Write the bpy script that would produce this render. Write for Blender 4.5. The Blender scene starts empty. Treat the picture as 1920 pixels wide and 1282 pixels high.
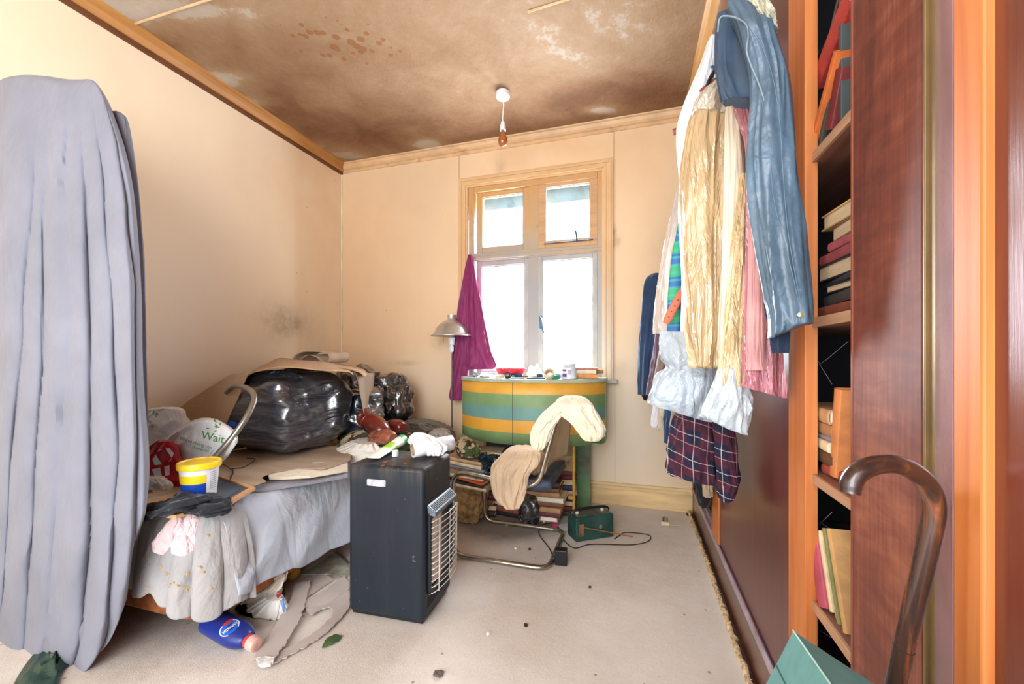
import bpy, bmesh, math, random
from math import sin, cos, pi, sqrt, exp, atan2, radians
from mathutils import Vector, Matrix, noise
from mathutils.bvhtree import BVHTree

C = bpy.context.scene.collection
S = bpy.context.scene
# ------------------------------------------------------------------ camera, light, exposure
F = 760.0; HC = 1.05; TH = math.atan(230/760.0); HY = 668.0
sT, cT = sin(TH), cos(TH)
cam_d = bpy.data.cameras.new('camera'); cam = bpy.data.objects.new('camera', cam_d); C.objects.link(cam)
cam.location = (0, 0, HC); cam.rotation_euler = (pi/2, 0, TH)
cam_d.sensor_width = 36; cam_d.lens = 36*F/1920; cam_d.shift_y = (HY-641)/1920; cam_d.clip_start = 0.02
S.camera = cam
w = bpy.data.worlds.new('sky'); S.world = w; w.use_nodes = True
bg = w.node_tree.nodes['Background']; bg.inputs[0].default_value = (0.86, 0.93, 1.0, 1); bg.inputs[1].default_value = 3.0
S.view_settings.view_transform = 'Standard'; S.view_settings.look = 'None'
S.view_settings.exposure = 0.62; S.view_settings.gamma = 1; S.view_settings.use_curve_mapping = False

def area(name, loc, rot, sx, sy, power, col):
    d = bpy.data.lights.new(name, 'AREA'); d.shape = 'RECTANGLE'; d.size = sx; d.size_y = sy; d.energy = power; d.color = col
    o = bpy.data.objects.new(name, d); o.location = loc; o.rotation_euler = rot; C.objects.link(o); return o
# daylight through the window of the back wall; added fill lamp behind the camera, turned to the left wall
area('window_daylight', (-0.75, 3.32, 1.65), (radians(-90), 0, 0), 1.0, 1.5, 125, (0.86, 0.92, 1.0))
area('open_end_fill', (-0.45, -1.35, 1.7), (radians(83), 0, radians(20)), 1.5, 1.8, 38, (1.0, 0.965, 0.93))

# room
ZC = 2.715; XL = -2.45; YB = 2.96; XW = 0.37; YF = -1.6

def ray(px, py):
    xc = (px-960)/F; zc = (HY-py)/F
    return Vector((-sT+xc*cT, cT+xc*sT, zc))
def at(px, py, X=None, Y=None, Z=None, T=None):
    r = ray(px, py)
    if X is not None: t = X/r.x
    elif Y is not None: t = Y/r.y
    elif Z is not None: t = (Z-HC)/r.z
    else: t = T
    return Vector((0, 0, HC)) + r*t
def pix(p):
    t = -p[0]*sT + p[1]*cT; xc = (p[0]*cT+p[1]*sT)/t
    return 960+F*xc, HY-(p[2]-HC)*F/t

# ------------------------------------------------------------------ materials
def lin(c):
    return tuple(((x/255)/12.92 if x/255 <= .04045 else ((x/255+.055)/1.055)**2.4) for x in c)
class NT:
    def __init__(s, name):
        s.m = bpy.data.materials.new(name); s.m.use_nodes = True; s.t = s.m.node_tree; s.n = s.t.nodes; s.l = s.t.links
        s.b = s.n['Principled BSDF']; s.out = s.n['Material Output']
        s.tc = s.n.new('ShaderNodeTexCoord')
    def link(s, a, b): s.l.new(a, b)
    def mp(s, scale=(1, 1, 1), rot=(0, 0, 0), loc=(0, 0, 0)):
        m = s.n.new('ShaderNodeMapping'); m.inputs['Scale'].default_value = scale; m.inputs['Rotation'].default_value = rot; m.inputs['Location'].default_value = loc
        s.link(s.tc.outputs['Object'], m.inputs['Vector']); return m.outputs[0]
    def noise(s, scale, detail=4, vec=None, rough=.55, dist=0):
        n = s.n.new('ShaderNodeTexNoise'); n.inputs['Scale'].default_value = scale; n.inputs['Detail'].default_value = detail
        n.inputs['Roughness'].default_value = rough; n.inputs['Distortion'].default_value = dist
        s.link(vec if vec is not None else s.tc.outputs['Object'], n.inputs['Vector']); return n.outputs['Fac']
    def ramp(s, fac, stops):
        r = s.n.new('ShaderNodeValToRGB'); e = r.color_ramp.elements
        while len(e) < len(stops): e.new(.5)
        for i, (p, c) in enumerate(stops):
            e[i].position = p; e[i].color = (*lin(c), 1) if len(c) == 3 else c
        s.link(fac, r.inputs[0]); return r.outputs[0]
    def math(s, op, a, b=None, c=None):
        m = s.n.new('ShaderNodeMath'); m.operation = op
        for i, x in enumerate((a, b, c)):
            if x is None: continue
            if isinstance(x, (int, float)): m.inputs[i].default_value = x
            else: s.link(x, m.inputs[i])
        return m.outputs[0]
    def mix(s, fac, a, b):
        m = s.n.new('ShaderNodeMix'); m.data_type = 'RGBA'
        for k, x in ((0, fac), (6, a), (7, b)):
            if isinstance(x, (int, float)): m.inputs[k].default_value = x
            elif isinstance(x, tuple): m.inputs[k].default_value = (*lin(x), 1)
            else: s.link(x, m.inputs[k])
        return m.outputs[2]
    def attr(s, name):
        a = s.n.new('ShaderNodeAttribute'); a.attribute_name = name; return a.outputs['Fac']
    def sep(s, vec=None):
        x = s.n.new('ShaderNodeSeparateXYZ'); s.link(vec if vec is not None else s.tc.outputs['Object'], x.inputs[0]); return x.outputs
    def bump(s, h, strength=.3, dist=.01, prev=None):
        b = s.n.new('ShaderNodeBump'); b.inputs['Strength'].default_value = strength; b.inputs['Distance'].default_value = dist
        s.link(h, b.inputs['Height'])
        if prev is not None: s.link(prev, b.inputs['Normal'])
        s.link(b.outputs[0], s.b.inputs['Normal']); return b.outputs[0]
    def col(s, c): s.link(c, s.b.inputs['Base Color'])
    def stripe(s, coord, period, width, off=0):
        v = s.math('FRACT', s.math('ADD', s.math('MULTIPLY', coord, 1/period), off))
        return s.math('LESS_THAN', v, width)

def M(name, c, rough=.6, metal=0, var=.12, scale=9, bump=.15, bs=60, stretch=(1, 1, 1), dist=.003, alpha=1, coat=0, dirt=None, dirtamt=.5, spec=.5, sheen=0, dscale=5):
    n = NT(name); b = n.b
    vec = n.mp(stretch)
    f = n.noise(scale, 4, vec)
    lo = tuple(max(0, x*(1-var)) for x in c); hi = tuple(min(255, x*(1+var)) for x in c)
    colr = n.ramp(f, [(.3, lo), (.7, hi)])
    if dirt:
        d = n.ramp(n.noise(dscale, 6, None, .65, .4), [(1-dirtamt-.08, (0, 0, 0)), (1-dirtamt+.12, (255, 255, 255))])
        colr = n.mix(d, colr, dirt)
    n.col(colr)
    b.inputs['Roughness'].default_value = rough; b.inputs['Metallic'].default_value = metal
    b.inputs['Specular IOR Level'].default_value = spec
    if coat: b.inputs['Coat Weight'].default_value = coat; b.inputs['Coat Roughness'].default_value = .12
    if sheen: b.inputs['Sheen Weight'].default_value = sheen
    if alpha < 1: b.inputs['Alpha'].default_value = alpha
    if bump: n.bump(n.noise(bs, 4, vec), bump, dist)
    return n.m

def cloth(name, c, var=.07, weave=True, rough=.85, crease=.35, dirt=None, dirtamt=.3, cs=7, sheen=.15):
    n = NT(name)
    f = n.noise(5, 5)
    colr = n.ramp(f, [(.3, tuple(x*(1-var) for x in c)), (.7, tuple(min(255, x*(1+var)) for x in c))])
    if dirt:
        d = n.ramp(n.noise(11, 6, None, .7), [(1-dirtamt, (0, 0, 0)), (1-dirtamt+.1, (255, 255, 255))])
        colr = n.mix(d, colr, dirt)
    n.col(colr)
    n.b.inputs['Roughness'].default_value = rough; n.b.inputs['Specular IOR Level'].default_value = .25
    n.b.inputs['Sheen Weight'].default_value = sheen
    r1 = n.math('ABSOLUTE', n.math('SUBTRACT', n.noise(cs*.9, 4, n.mp((1, 1, .45), (.5, .5, 0)), .5, .9), .5)); r2 = n.math('ABSOLUTE', n.math('SUBTRACT', n.noise(cs*2.2, 3, n.mp((1, 1, .5), (-.6, .4, .3)), .5, .6), .5))
    nb = n.bump(n.math('ADD', r1, n.math('MULTIPLY', r2, .35)), min(1, crease*2.2), .035)
    if weave: n.bump(n.noise(450, 2), .12, .001, nb)
    return n.m

def plastic_sheet(name, c, rough=.18, alpha=1.0, stretch=(1, 1, 4), amt=.8, sc=9, var=.1, dist=.02, spec=.6, coat=0):
    n = NT(name); n.b.inputs['Coat Weight'].default_value = coat; n.b.inputs['Coat Roughness'].default_value = .16; n.b.inputs['Coat IOR'].default_value = 1.9
    n.col(n.ramp(n.noise(4, 3), [(.3, tuple(x*(1-var) for x in c)), (.7, tuple(min(255, x*(1+var)) for x in c))]))
    n.b.inputs['Roughness'].default_value = rough; n.b.inputs['Specular IOR Level'].default_value = spec
    if alpha < 1: n.b.inputs['Alpha'].default_value = alpha
    h = n.noise(sc, 5, n.mp(stretch, (0, .25, .2)), .55, .8)
    r = n.math('ABSOLUTE', n.math('SUBTRACT', h, .5))
    n.bump(r, amt, dist)
    return n.m

def wood(name, a, b, rough=.4, axis=2, scale=14, coat=.0, bump=.08, fine=1.0, dark=None):
    n = NT(name); st = [9, 9, 9]; st[axis] = .5
    vec = n.mp(tuple(st)); f = n.noise(scale/9*1.2, 6, vec, .6, 1.5)
    colr = n.ramp(f, [(.3, a), (.68, b)])
    g = n.noise(3, 4)
    colr = n.mix(n.ramp(g, [(.35, (0, 0, 0)), (.75, (150, 150, 150))]), colr, dark or tuple(x*.72 for x in a))
    n.col(colr); n.b.inputs['Roughness'].default_value = rough
    if coat: n.b.inputs['Coat Weight'].default_value = coat; n.b.inputs['Coat Roughness'].default_value = .18
    n.bump(n.noise(40, 4, vec), bump, .002)
    return n.m

MT = {}
def G(key, fn):
    if key not in MT: MT[key] = fn()
    return MT[key]

# ------------------------------------------------------------------ mesh builder
def frame_path(pts, closed=False):
    n = len(pts); tang = []
    for i in range(n):
        a = pts[i-1] if (i > 0 or closed) else pts[0]; b = pts[(i+1) % n] if (i < n-1 or closed) else pts[-1]
        d = (b-a); tang.append(d.normalized() if d.length > 1e-9 else Vector((0, 0, 1)))
    up = Vector((0, 0, 1)) if abs(tang[0].z) < .9 else Vector((1, 0, 0))
    nrm = (up - tang[0]*up.dot(tang[0])).normalized(); out = []
    for i in range(n):
        nrm = (nrm - tang[i]*nrm.dot(tang[i]))
        nrm = nrm.normalized() if nrm.length > 1e-6 else tang[i].orthogonal().normalized()
        out.append((tang[i], nrm, tang[i].cross(nrm)))
    return out
def crv(pts, n=8, closed=False):
    P = [Vector(p) for p in pts]; out = []; m = len(P)
    rng = m if closed else m-1
    for i in range(rng):
        p0 = P[i-1] if (i > 0 or closed) else P[0]*2-P[1]; p1 = P[i]; p2 = P[(i+1) % m]
        p3 = P[(i+2) % m] if (i < m-2 or closed) else P[-1]*2-P[-2]
        for k in range(n):
            t = k/n
            out.append(.5*((2*p1)+(p2-p0)*t+(2*p0-5*p1+4*p2-p3)*t*t+(3*p1-p0-3*p2+p3)*t*t*t))
    if not closed: out.append(P[-1].copy())
    return out

class MB:
    def __init__(s): s.v = []; s.f = []; s.m = []
    def add(s, vs, fs, mi=0):
        o = len(s.v); s.v += [Vector(v) for v in vs]
        for f in fs: s.f.append([i+o for i in f]); s.m.append(mi)
        return s
    def hexa(s, p, mi=0):  # bottom 4 ccw, top 4
        return s.add(p, [(3, 2, 1, 0), (4, 5, 6, 7), (0, 1, 5, 4), (1, 2, 6, 5), (2, 3, 7, 6), (3, 0, 4, 7)], mi)
    def box(s, x0, x1, y0, y1, z0, z1, mi=0, mat=None):
        p = [(x0, y0, z0), (x1, y0, z0), (x1, y1, z0), (x0, y1, z0), (x0, y0, z1), (x1, y0, z1), (x1, y1, z1), (x0, y1, z1)]
        p = [Vector(q) for q in p]
        if mat is not None: p = [mat @ q for q in p]
        return s.hexa(p, mi)
    def tube(s, pts, r, n=10, closed=False, mi=0, flat=1.0):
        pts = [Vector(p) for p in pts]; fr = frame_path(pts, closed); vs = []; m = len(pts)
        for i, (t, a, b) in enumerate(fr):
            rr = r[i] if isinstance(r, (list, tuple)) else r
            for k in range(n):
                u = 2*pi*k/n; vs.append(pts[i]+a*(rr*cos(u)*flat)+b*(rr*sin(u)))
        fs = []
        for i in range(m if closed else m-1):
            j = (i+1) % m
            for k in range(n): fs.append((i*n+k, i*n+(k+1) % n, j*n+(k+1) % n, j*n+k))
        if not closed: fs.append(tuple(range(n-1, -1, -1))); fs.append(tuple((m-1)*n+k for k in range(n)))
        return s.add(vs, fs, mi)
    def lathe(s, prof, loc=(0, 0, 0), n=32, mat=None, mi=0, caps=True):
        vs = []; L = Vector(loc)
        for r, z in prof:
            for k in range(n):
                p = Vector((r*cos(2*pi*k/n), r*sin(2*pi*k/n), z))
                vs.append((mat @ p if mat is not None else p)+L)
        fs = []
        for i in range(len(prof)-1):
            for k in range(n): fs.append((i*n+k, i*n+(k+1) % n, (i+1)*n+(k+1) % n, (i+1)*n+k))
        if caps: fs.append(tuple(range(n-1, -1, -1))); fs.append(tuple((len(prof)-1)*n+k for k in range(n)))
        return s.add(vs, fs, mi)
    def prism(s, poly, th, mi=0):
        n = len(poly); P = [Vector(p) for p in poly]; th = Vector(th)
        return s.add(P+[p+th for p in P], [tuple(range(n-1, -1, -1)), tuple(range(n, 2*n))]+[(i, (i+1) % n, n+(i+1) % n, n+i) for i in range(n)], mi)
    def grid(s, fn, nu, nv, cu=False, mi=0, mif=None):
        vs = [fn(i/nu, j/nv) for j in range(nv+1) for i in range(nu+(0 if cu else 1))]
        w_ = nu if cu else nu+1; o = len(s.v); s.v += [Vector(v) for v in vs]
        for j in range(nv):
            for i in range(nu):
                i2 = (i+1) % w_ if cu else i+1
                s.f.append([o+j*w_+i, o+j*w_+i2, o+(j+1)*w_+i2, o+(j+1)*w_+i]); s.m.append(mif(i/nu, j/nv) if mif else mi)
        if cu:
            s.f.append([o+i for i in range(w_-1, -1, -1)]); s.m.append(mi); s.f.append([o+nv*w_+i for i in range(w_)]); s.m.append(mi)
        return s
    def build(s, name, mats, parent=None, smooth=True, bevel=0, sub=0, solid=0, ang=40, offset=0, tri=False):
        me = bpy.data.meshes.new(name); off = parent.matrix_world_loc if False else (Vector(parent['_loc']) if parent is not None and '_loc' in parent else Vector((0, 0, 0)))
        org = off
        if parent is None and getattr(s, 'origin', None) is not None: org = Vector(s.origin)
        me.from_pydata([tuple(v-org) for v in s.v], [], s.f)
        if not isinstance(mats, (list, tuple)): mats = [mats]
        for m in mats: me.materials.append(m)
        if len(mats) > 1: me.polygons.foreach_set('material_index', s.m)
        bm = bmesh.new(); bm.from_mesh(me)
        if tri: bmesh.ops.triangulate(bm, faces=[f for f in bm.faces if len(f.verts) > 4])
        bmesh.ops.recalc_face_normals(bm, faces=bm.faces[:]); bm.to_mesh(me); bm.free()
        if smooth:
            me.polygons.foreach_set('use_smooth', [True]*len(me.polygons)); me.set_sharp_from_angle(angle=radians(ang))
        o = bpy.data.objects.new(name, me); C.objects.link(o)
        if parent is not None: o.parent = parent
        else: o.location = org
        if solid:
            k = o.modifiers.new('t', 'SOLIDIFY'); k.thickness = solid; k.offset = offset
        if bevel:
            k = o.modifiers.new('b', 'BEVEL'); k.width = bevel; k.segments = 2; k.limit_method = 'ANGLE'; k.angle_limit = radians(40)
        if sub:
            k = o.modifiers.new('s', 'SUBSURF'); k.levels = sub; k.render_levels = sub
        o['_loc'] = tuple(org) if parent is None else tuple(off)
        return o

def tag(o, label=None, cat=None, group=None, kind=None):
    if label: o['label'] = label
    if cat: o['category'] = cat
    if group: o['group'] = group
    if kind: o['kind'] = kind
    return o
def thing(name, label, cat, loc=(0, 0, 0), group=None, rot=None):
    o = bpy.data.objects.new(name, None); C.objects.link(o); o.location = loc; o.empty_display_size = .05
    if rot is None: o['_loc'] = tuple(loc)
    else: o.rotation_euler = rot; o['_loc'] = (0, 0, 0)
    return tag(o, label, cat, group)
def struct(name, mb, m, parent=None, **k):
    o = mb.build(name, m, parent, **k)
    if parent is None: o['kind'] = 'structure'
    return o
def single(name, mb, m, label, cat, group=None, **k):
    # one mesh thing: origin at the base centre
    xs = [v.x for v in mb.v]; ys = [v.y for v in mb.v]; zs = [v.z for v in mb.v]
    mb.origin = ((min(xs)+max(xs))/2, (min(ys)+max(ys))/2, min(zs))
    return tag(mb.build(name, m, None, **k), label, cat, group)

def N(x, y=0, z=0): return noise.noise(Vector((x, y, z)))
def ridge(x, y, z): return 1-2.2*abs(noise.noise(Vector((x, y, z))))
def pleat(x): return abs(sin(pi*x))**.8
def hit(px, py, mbs, lift=.004):
    r = ray(px, py).normalized(); best = None
    for b in mbs:
        if isinstance(b, MB):
            if not hasattr(b, 'bvh'): b.bvh = BVHTree.FromPolygons([tuple(v) for v in b.v], [tuple(f) for f in b.f])
            h = b.bvh.ray_cast(Vector((0, 0, HC)), r)
            if h[0] is not None and (best is None or h[3] < best[1]): best = (h[0], h[3])
    return best[0]-r*lift if best else None
def sm(a, b, x):
    t = max(0, min(1, (x-a)/(b-a))); return t*t*(3-2*t)
def lerp(a, b, t): return a+(b-a)*t

def interp(rows, t):
    n = len(rows)-1; x = t*n; i = min(int(x), n-1); f = x-i
    p0 = rows[max(i-1, 0)]; p1 = rows[i]; p2 = rows[i+1]; p3 = rows[min(i+2, n)]
    return [.5*((2*b)+(c-a)*f+(2*a-5*b+4*c-d)*f*f+(3*b-a-3*c+d)*f**3) for a, b, c, d in zip(p0, p1, p2, p3)]

def body(rows, yd, th, amp=.012, k=2.2, kv=1.2, seed=0, nu=110, nv=80, fine=.25, topamp=.3, sq=.85, mif=None, hem=0.0):
    """closed hanging body; rows = (py, pxL, pxR[, dy[, thscale]])"""
    rows = [tuple(r)+(0,)*(4-len(r))+((1,) if len(r) < 5 else ())+((0,) if len(r) < 6 else ()) for r in rows]
    mb = MB()
    def fn(a, v):
        py, pl, pr, dy, ts, sl = interp(rows, v); L = at(pl, py, Y=yd+dy); R = at(pr, py+sl, Y=yd+dy); c = (L+R)/2; h = (R-L)/2
        u = 2*pi*a; cu = cos(u); su = sin(u)
        sx = math.copysign(abs(cu)**sq, cu); sy = math.copysign(abs(su)**sq, su)
        am = amp*lerp(topamp, 1, sm(0, .5, v))
        d = ridge(cu*k+seed*7.1, su*k+3.3, v*kv+seed)*am + am*fine*ridge(cu*k*2.7+seed, su*k*2.7, v*kv*2.6+9)
        ex = sqrt(max(0, 1-(0 if .0 < v < 1 else .0)))
        vd = Vector((c.x, c.y, 0)).normalized(); hd = Vector((vd.y, -vd.x, 0))
        p = c+h*(sx*ex)-vd*(th*ts*sy*ex)
        p += hd*(cu*d)-vd*(su*d*1.2)
        if hem: p.z += hem*N(cu*2+seed, su*2, 5)*sm(.8, 1, v)
        return p
    mb.grid(fn, nu, nv, cu=True, mif=mif)
    return mb

def blob(c, r, seed=0, sub=5, amp=.03, k=3, st=(1, 1, 1), fine=.3, sq=.8, flatten=None, tilt=0):
    bm = bmesh.new(); bmesh.ops.create_icosphere(bm, subdivisions=sub, radius=1)
    mb = MB(); c = Vector(c); R = Matrix.Rotation(tilt, 3, 'Z')
    vs = []
    for v in bm.verts:
        n = v.co.normalized()
        q = Vector([math.copysign(abs(x)**sq, x) for x in n])
        w_ = noise.noise(Vector((n.x*k*st[0]+seed*5, n.y*k*st[1]+seed, n.z*k*st[2])))
        w2 = ridge(n.x*k*2.3*st[0]+seed, n.y*k*2.3*st[1], n.z*k*2.3*st[2]+seed*3)
        d = amp*(w_*1.4+w2*fine)
        p = Vector((q.x*(r[0]+d), q.y*(r[1]+d), q.z*(r[2]+d)))
        p = R @ p
        if flatten is not None: p.z = max(p.z, flatten-c.z+.002*w_)
        vs.append(p+c)
    mb.add(vs, [[v.index for v in f.verts] for f in bm.faces]); bm.free(); return mb

def textmesh(txt, size=1.0):
    cu = bpy.data.curves.new('t', 'FONT'); cu.body = txt; cu.size = size; cu.resolution_u = 3
    o = bpy.data.objects.new('t', cu); me = bpy.data.meshes.new_from_object(o)
    vs = [v.co.copy() for v in me.vertices]; fs = [tuple(p.vertices) for p in me.polygons]
    bpy.data.objects.remove(o); bpy.data.curves.remove(cu); bpy.data.meshes.remove(me)
    return vs, fs
def decal_mb(target_mb, vs, fs, mapfn, lift=.0012, subdiv=1):
    """lay a flat drawing (vs, fs) on the surface of target_mb; mapfn maps drawing (x, y) to a photo pixel"""
    bvh = BVHTree.FromPolygons([tuple(v) for v in target_mb.v], [tuple(f) for f in target_mb.f])
    bm = bmesh.new(); bv = [bm.verts.new((v[0], v[1], 0)) for v in vs]
    for f in fs:
        try: bm.faces.new([bv[i] for i in f])
        except Exception: pass
    for _ in range(subdiv): bmesh.ops.subdivide_edges(bm, edges=[e for e in bm.edges], cuts=1, use_grid_fill=True)
    bmesh.ops.triangulate(bm, faces=bm.faces[:])
    out = []; idx = {}; bm.verts.ensure_lookup_table()
    cam0 = Vector((0, 0, HC))
    for v in bm.verts:
        px, py = mapfn(v.co.x, v.co.y); r = ray(px, py).normalized()
        h = bvh.ray_cast(cam0, r)
        if h[0] is not None: idx[v.index] = len(out); out.append(h[0]-r*lift)
    F_ = [[idx[v.index] for v in f.verts] for f in bm.faces if all(v.index in idx for v in f.verts)]
    # drop faces that bridge a depth jump
    F_ = [f for f in F_ if max((out[a]-out[b]).length for a in f for b in f) < .06]
    bm.free(); mb = MB(); mb.add(out, F_); return mb
def affine(p0, ux, uy):
    return lambda x, y: (p0[0]+ux[0]*x+uy[0]*y, p0[1]+ux[1]*x+uy[1]*y)
# ------------------------------------------------------------------ the room
def gsum(px, py, L):
    return sum(a*exp(-(((px-x)/rx)**2+((py-y)/ry)**2)) for x, y, rx, ry, a in L)
def set_attr(o, name, fn):
    me = o.data; at_ = me.attributes.new(name, 'FLOAT', 'POINT'); L = Vector(o.location)
    at_.data.foreach_set('value', [fn(v.co+L) for v in me.vertices])
def pixs(p):
    t = -p[0]*sT+p[1]*cT
    if t < .15: return (-999, -999)
    return pix(p)

def m_ceiling():
    n = NT('stained_ceiling_plaster')
    a = n.attr('stain'); big = n.noise(3.2, 8, None, .62, .6); fine = n.noise(26, 5, None, .7)
    f = n.math('ADD', a, n.math('MULTIPLY', n.math('SUBTRACT', big, .5), .85)); f = n.math('ADD', f, n.math('MULTIPLY', n.math('SUBTRACT', fine, .5), .35))
    c = n.ramp(f, [(.0, (190, 180, 166)), (.27, (178, 162, 144)), (.33, (166, 138, 108)), (.55, (152, 120, 88)), (.8, (132, 96, 66)), (1, (112, 76, 48))])
    v = n.n.new('ShaderNodeTexVoronoi'); v.inputs['Scale'].default_value = 17; n.link(n.tc.outputs['Object'], v.inputs['Vector'])
    sp = n.math('MULTIPLY', n.math('LESS_THAN', v.outputs['Distance'], n.math('MULTIPLY', n.attr('spots'), .42)), .75)
    n.col(n.mix(sp, c, (138, 84, 44))); n.b.inputs['Roughness'].default_value = .85
    nb = n.bump(n.noise(70, 4, n.mp((1, .6, 1))), .5, .008); n.bump(n.noise(9, 6), .35, .02, nb)
    return n.m
mb = MB(); mb.grid(lambda u, v: (lerp(XL-.05, XW+1.2, u), lerp(YF, YB+.05, v), ZC), 150, 170)
ceiling = struct('ceiling', mb, m_ceiling())
CST = [(190, 0, 110, 55, -.45), (300, 85, 60, 35, .35), (395, 150, 62, 16, -.7), (455, 196, 52, 13, -.6), (520, 200, 50, 40, .3), (600, 235, 60, 35, .3), (560, 120, 120, 50, .12), (700, 245, 80, 40, .35),
       (660, 290, 60, 14, -.3), (590, 275, 30, 12, -.4), (800, 270, 30, 10, -.8), (850, 240, 80, 30, .3), (960, 235, 50, 30, .25), (1060, 195, 80, 32, .35), (1190, 165, 90, 34, .35), (1240, 180, 60, 40, .15), (1130, 207, 34, 8, -.8),
       (1100, 60, 200, 90, -.13), (820, 40, 200, 60, -.05), (330, 20, 120, 22, -.25), (480, 20, 120, 30, -.1), (640, 315, 20, 8, -.4)]
set_attr(ceiling, 'stain', lambda p: .52+gsum(*pixs(p), CST))
set_attr(ceiling, 'spots', lambda p: gsum(*pixs(p), [(640, 85, 75, 34, 1.0), (560, 50, 60, 30, .5), (720, 100, 50, 40, .5)]))
# joint lines of the ceiling boards, ribs in relief
mb = MB()
for a, b in (((245, 47), (395, -2)), ((990, 22), (1075, -5))):
    A = at(*a, Z=ZC-.001); B = at(*b, Z=ZC-.001); mb.tube([A, B], .006, 6)
struct('trim_1', mb, M('joint_strip', (214, 178, 138)))

def m_wall(name, base, mold=False):
    n = NT(name); f = n.noise(1.3, 5, n.mp((1, 1, .5))); z = n.sep()[2]
    c = n.ramp(f, [(.3, tuple(x*.965 for x in base)), (.7, tuple(min(255, x*1.03) for x in base))])
    grime = n.ramp(n.noise(2.0, 7, n.mp((1, 1, 1), (0, 0, 0), (3, 1, 2)), .68, .3), [(.56, (0, 0, 0)), (.85, (110, 110, 110))])
    c = n.mix(grime, c, tuple(x*k for x, k in zip(base, (.86, .78, .66))))
    c = n.mix(n.math('MULTIPLY', n.attr('ochre'), n.ramp(n.noise(4, 5), [(.25, (120, 120, 120)), (.75, (255, 255, 255))])), c, (226, 178, 122))
    c = n.mix(n.attr('pale'), c, (238, 226, 208))
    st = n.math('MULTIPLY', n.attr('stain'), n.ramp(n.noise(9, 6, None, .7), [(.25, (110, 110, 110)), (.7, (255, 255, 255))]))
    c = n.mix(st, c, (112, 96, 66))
    v = n.n.new('ShaderNodeTexVoronoi'); v.inputs['Scale'].default_value = 7; n.link(n.mp((1, 1, .7)), v.inputs['Vector'])
    c = n.mix(n.math('MULTIPLY', n.math('LESS_THAN', v.outputs['Distance'], .028), .5), c, (120, 92, 66))
    n.col(c); n.b.inputs['Roughness'].default_value = .7; n.b.inputs['Specular IOR Level'].default_value = .3
    nb = n.bump(n.noise(50, 3), .06, .004); n.bump(n.noise(5, 6, n.mp((1, 1, .25)), .6), .10, .01, nb)
    return n.m
mb = MB(); mb.grid(lambda u, v: (XL, lerp(YF, YB, u), lerp(0, ZC, v)), 120, 60)
wl = struct('wall_left', mb, m_wall('cream_wall_paint_left', (250, 230, 200)))
set_attr(wl, 'stain', lambda p: min(.8, gsum(*pixs(p), [(540, 606, 34, 26, .62), (520, 600, 60, 45, .22), (596, 640, 26, 60, .12), (452, 250, 20, 90, .05)])))
set_attr(wl, 'ochre', lambda p: min(1, gsum(*pixs(p), [(560, 330, 130, 80, .4), (620, 470, 60, 220, .2), (120, 60, 300, 100, .15)])))
set_attr(wl, 'pale', lambda p: min(.85, gsum(*pixs(p), [(360, 560, 130, 170, .75), (330, 720, 120, 90, .5), (520, 700, 80, 60, .3)])))  # window light on the wall beside the bed, painted in as paler colour

xL_, xR_ = at(878, 500, Y=YB).x, at(1134, 500, Y=YB).x; zB_, zT_ = .86, 2.395
mb = MB()
def sub(x0, x1, z0, z1):
    nx = max(2, int((x1-x0)/.03)); nz = max(2, int((z1-z0)/.03)); mb.grid(lambda u, v: (lerp(x0, x1, u), YB, lerp(z0, z1, v)), nx, nz)
sub(XL, xL_, 0, ZC); sub(xR_, XW+1.2, 0, ZC); sub(xL_, xR_, 0, zB_); sub(xL_, xR_, zT_, ZC)
wb = struct('wall_back', mb, m_wall('cream_wall_paint_back', (240, 210, 172)))
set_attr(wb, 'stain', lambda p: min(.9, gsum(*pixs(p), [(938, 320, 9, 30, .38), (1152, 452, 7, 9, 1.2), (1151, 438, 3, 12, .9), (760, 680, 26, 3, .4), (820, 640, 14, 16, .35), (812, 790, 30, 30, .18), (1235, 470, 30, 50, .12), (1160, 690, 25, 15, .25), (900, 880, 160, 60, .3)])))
set_attr(wb, 'ochre', lambda p: min(1, gsum(*pixs(p), [(700, 420, 60, 90, .4), (1000, 270, 300, 50, .55), (1210, 330, 60, 80, .3), (750, 600, 60, 60, .2)])))
set_attr(wb, 'pale', lambda p: min(.8, gsum(*pixs(p), [(1180, 830, 90, 130, .7), (790, 730, 60, 60, .5), (1200, 700, 60, 90, .4)])))
# right wall behind the wardrobe and its inside
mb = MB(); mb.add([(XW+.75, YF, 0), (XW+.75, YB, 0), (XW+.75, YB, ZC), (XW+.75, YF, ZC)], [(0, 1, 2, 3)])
struct('wall_right', mb, M('dark_wardrobe_back', (26, 20, 30), .9, bump=.1))

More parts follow.
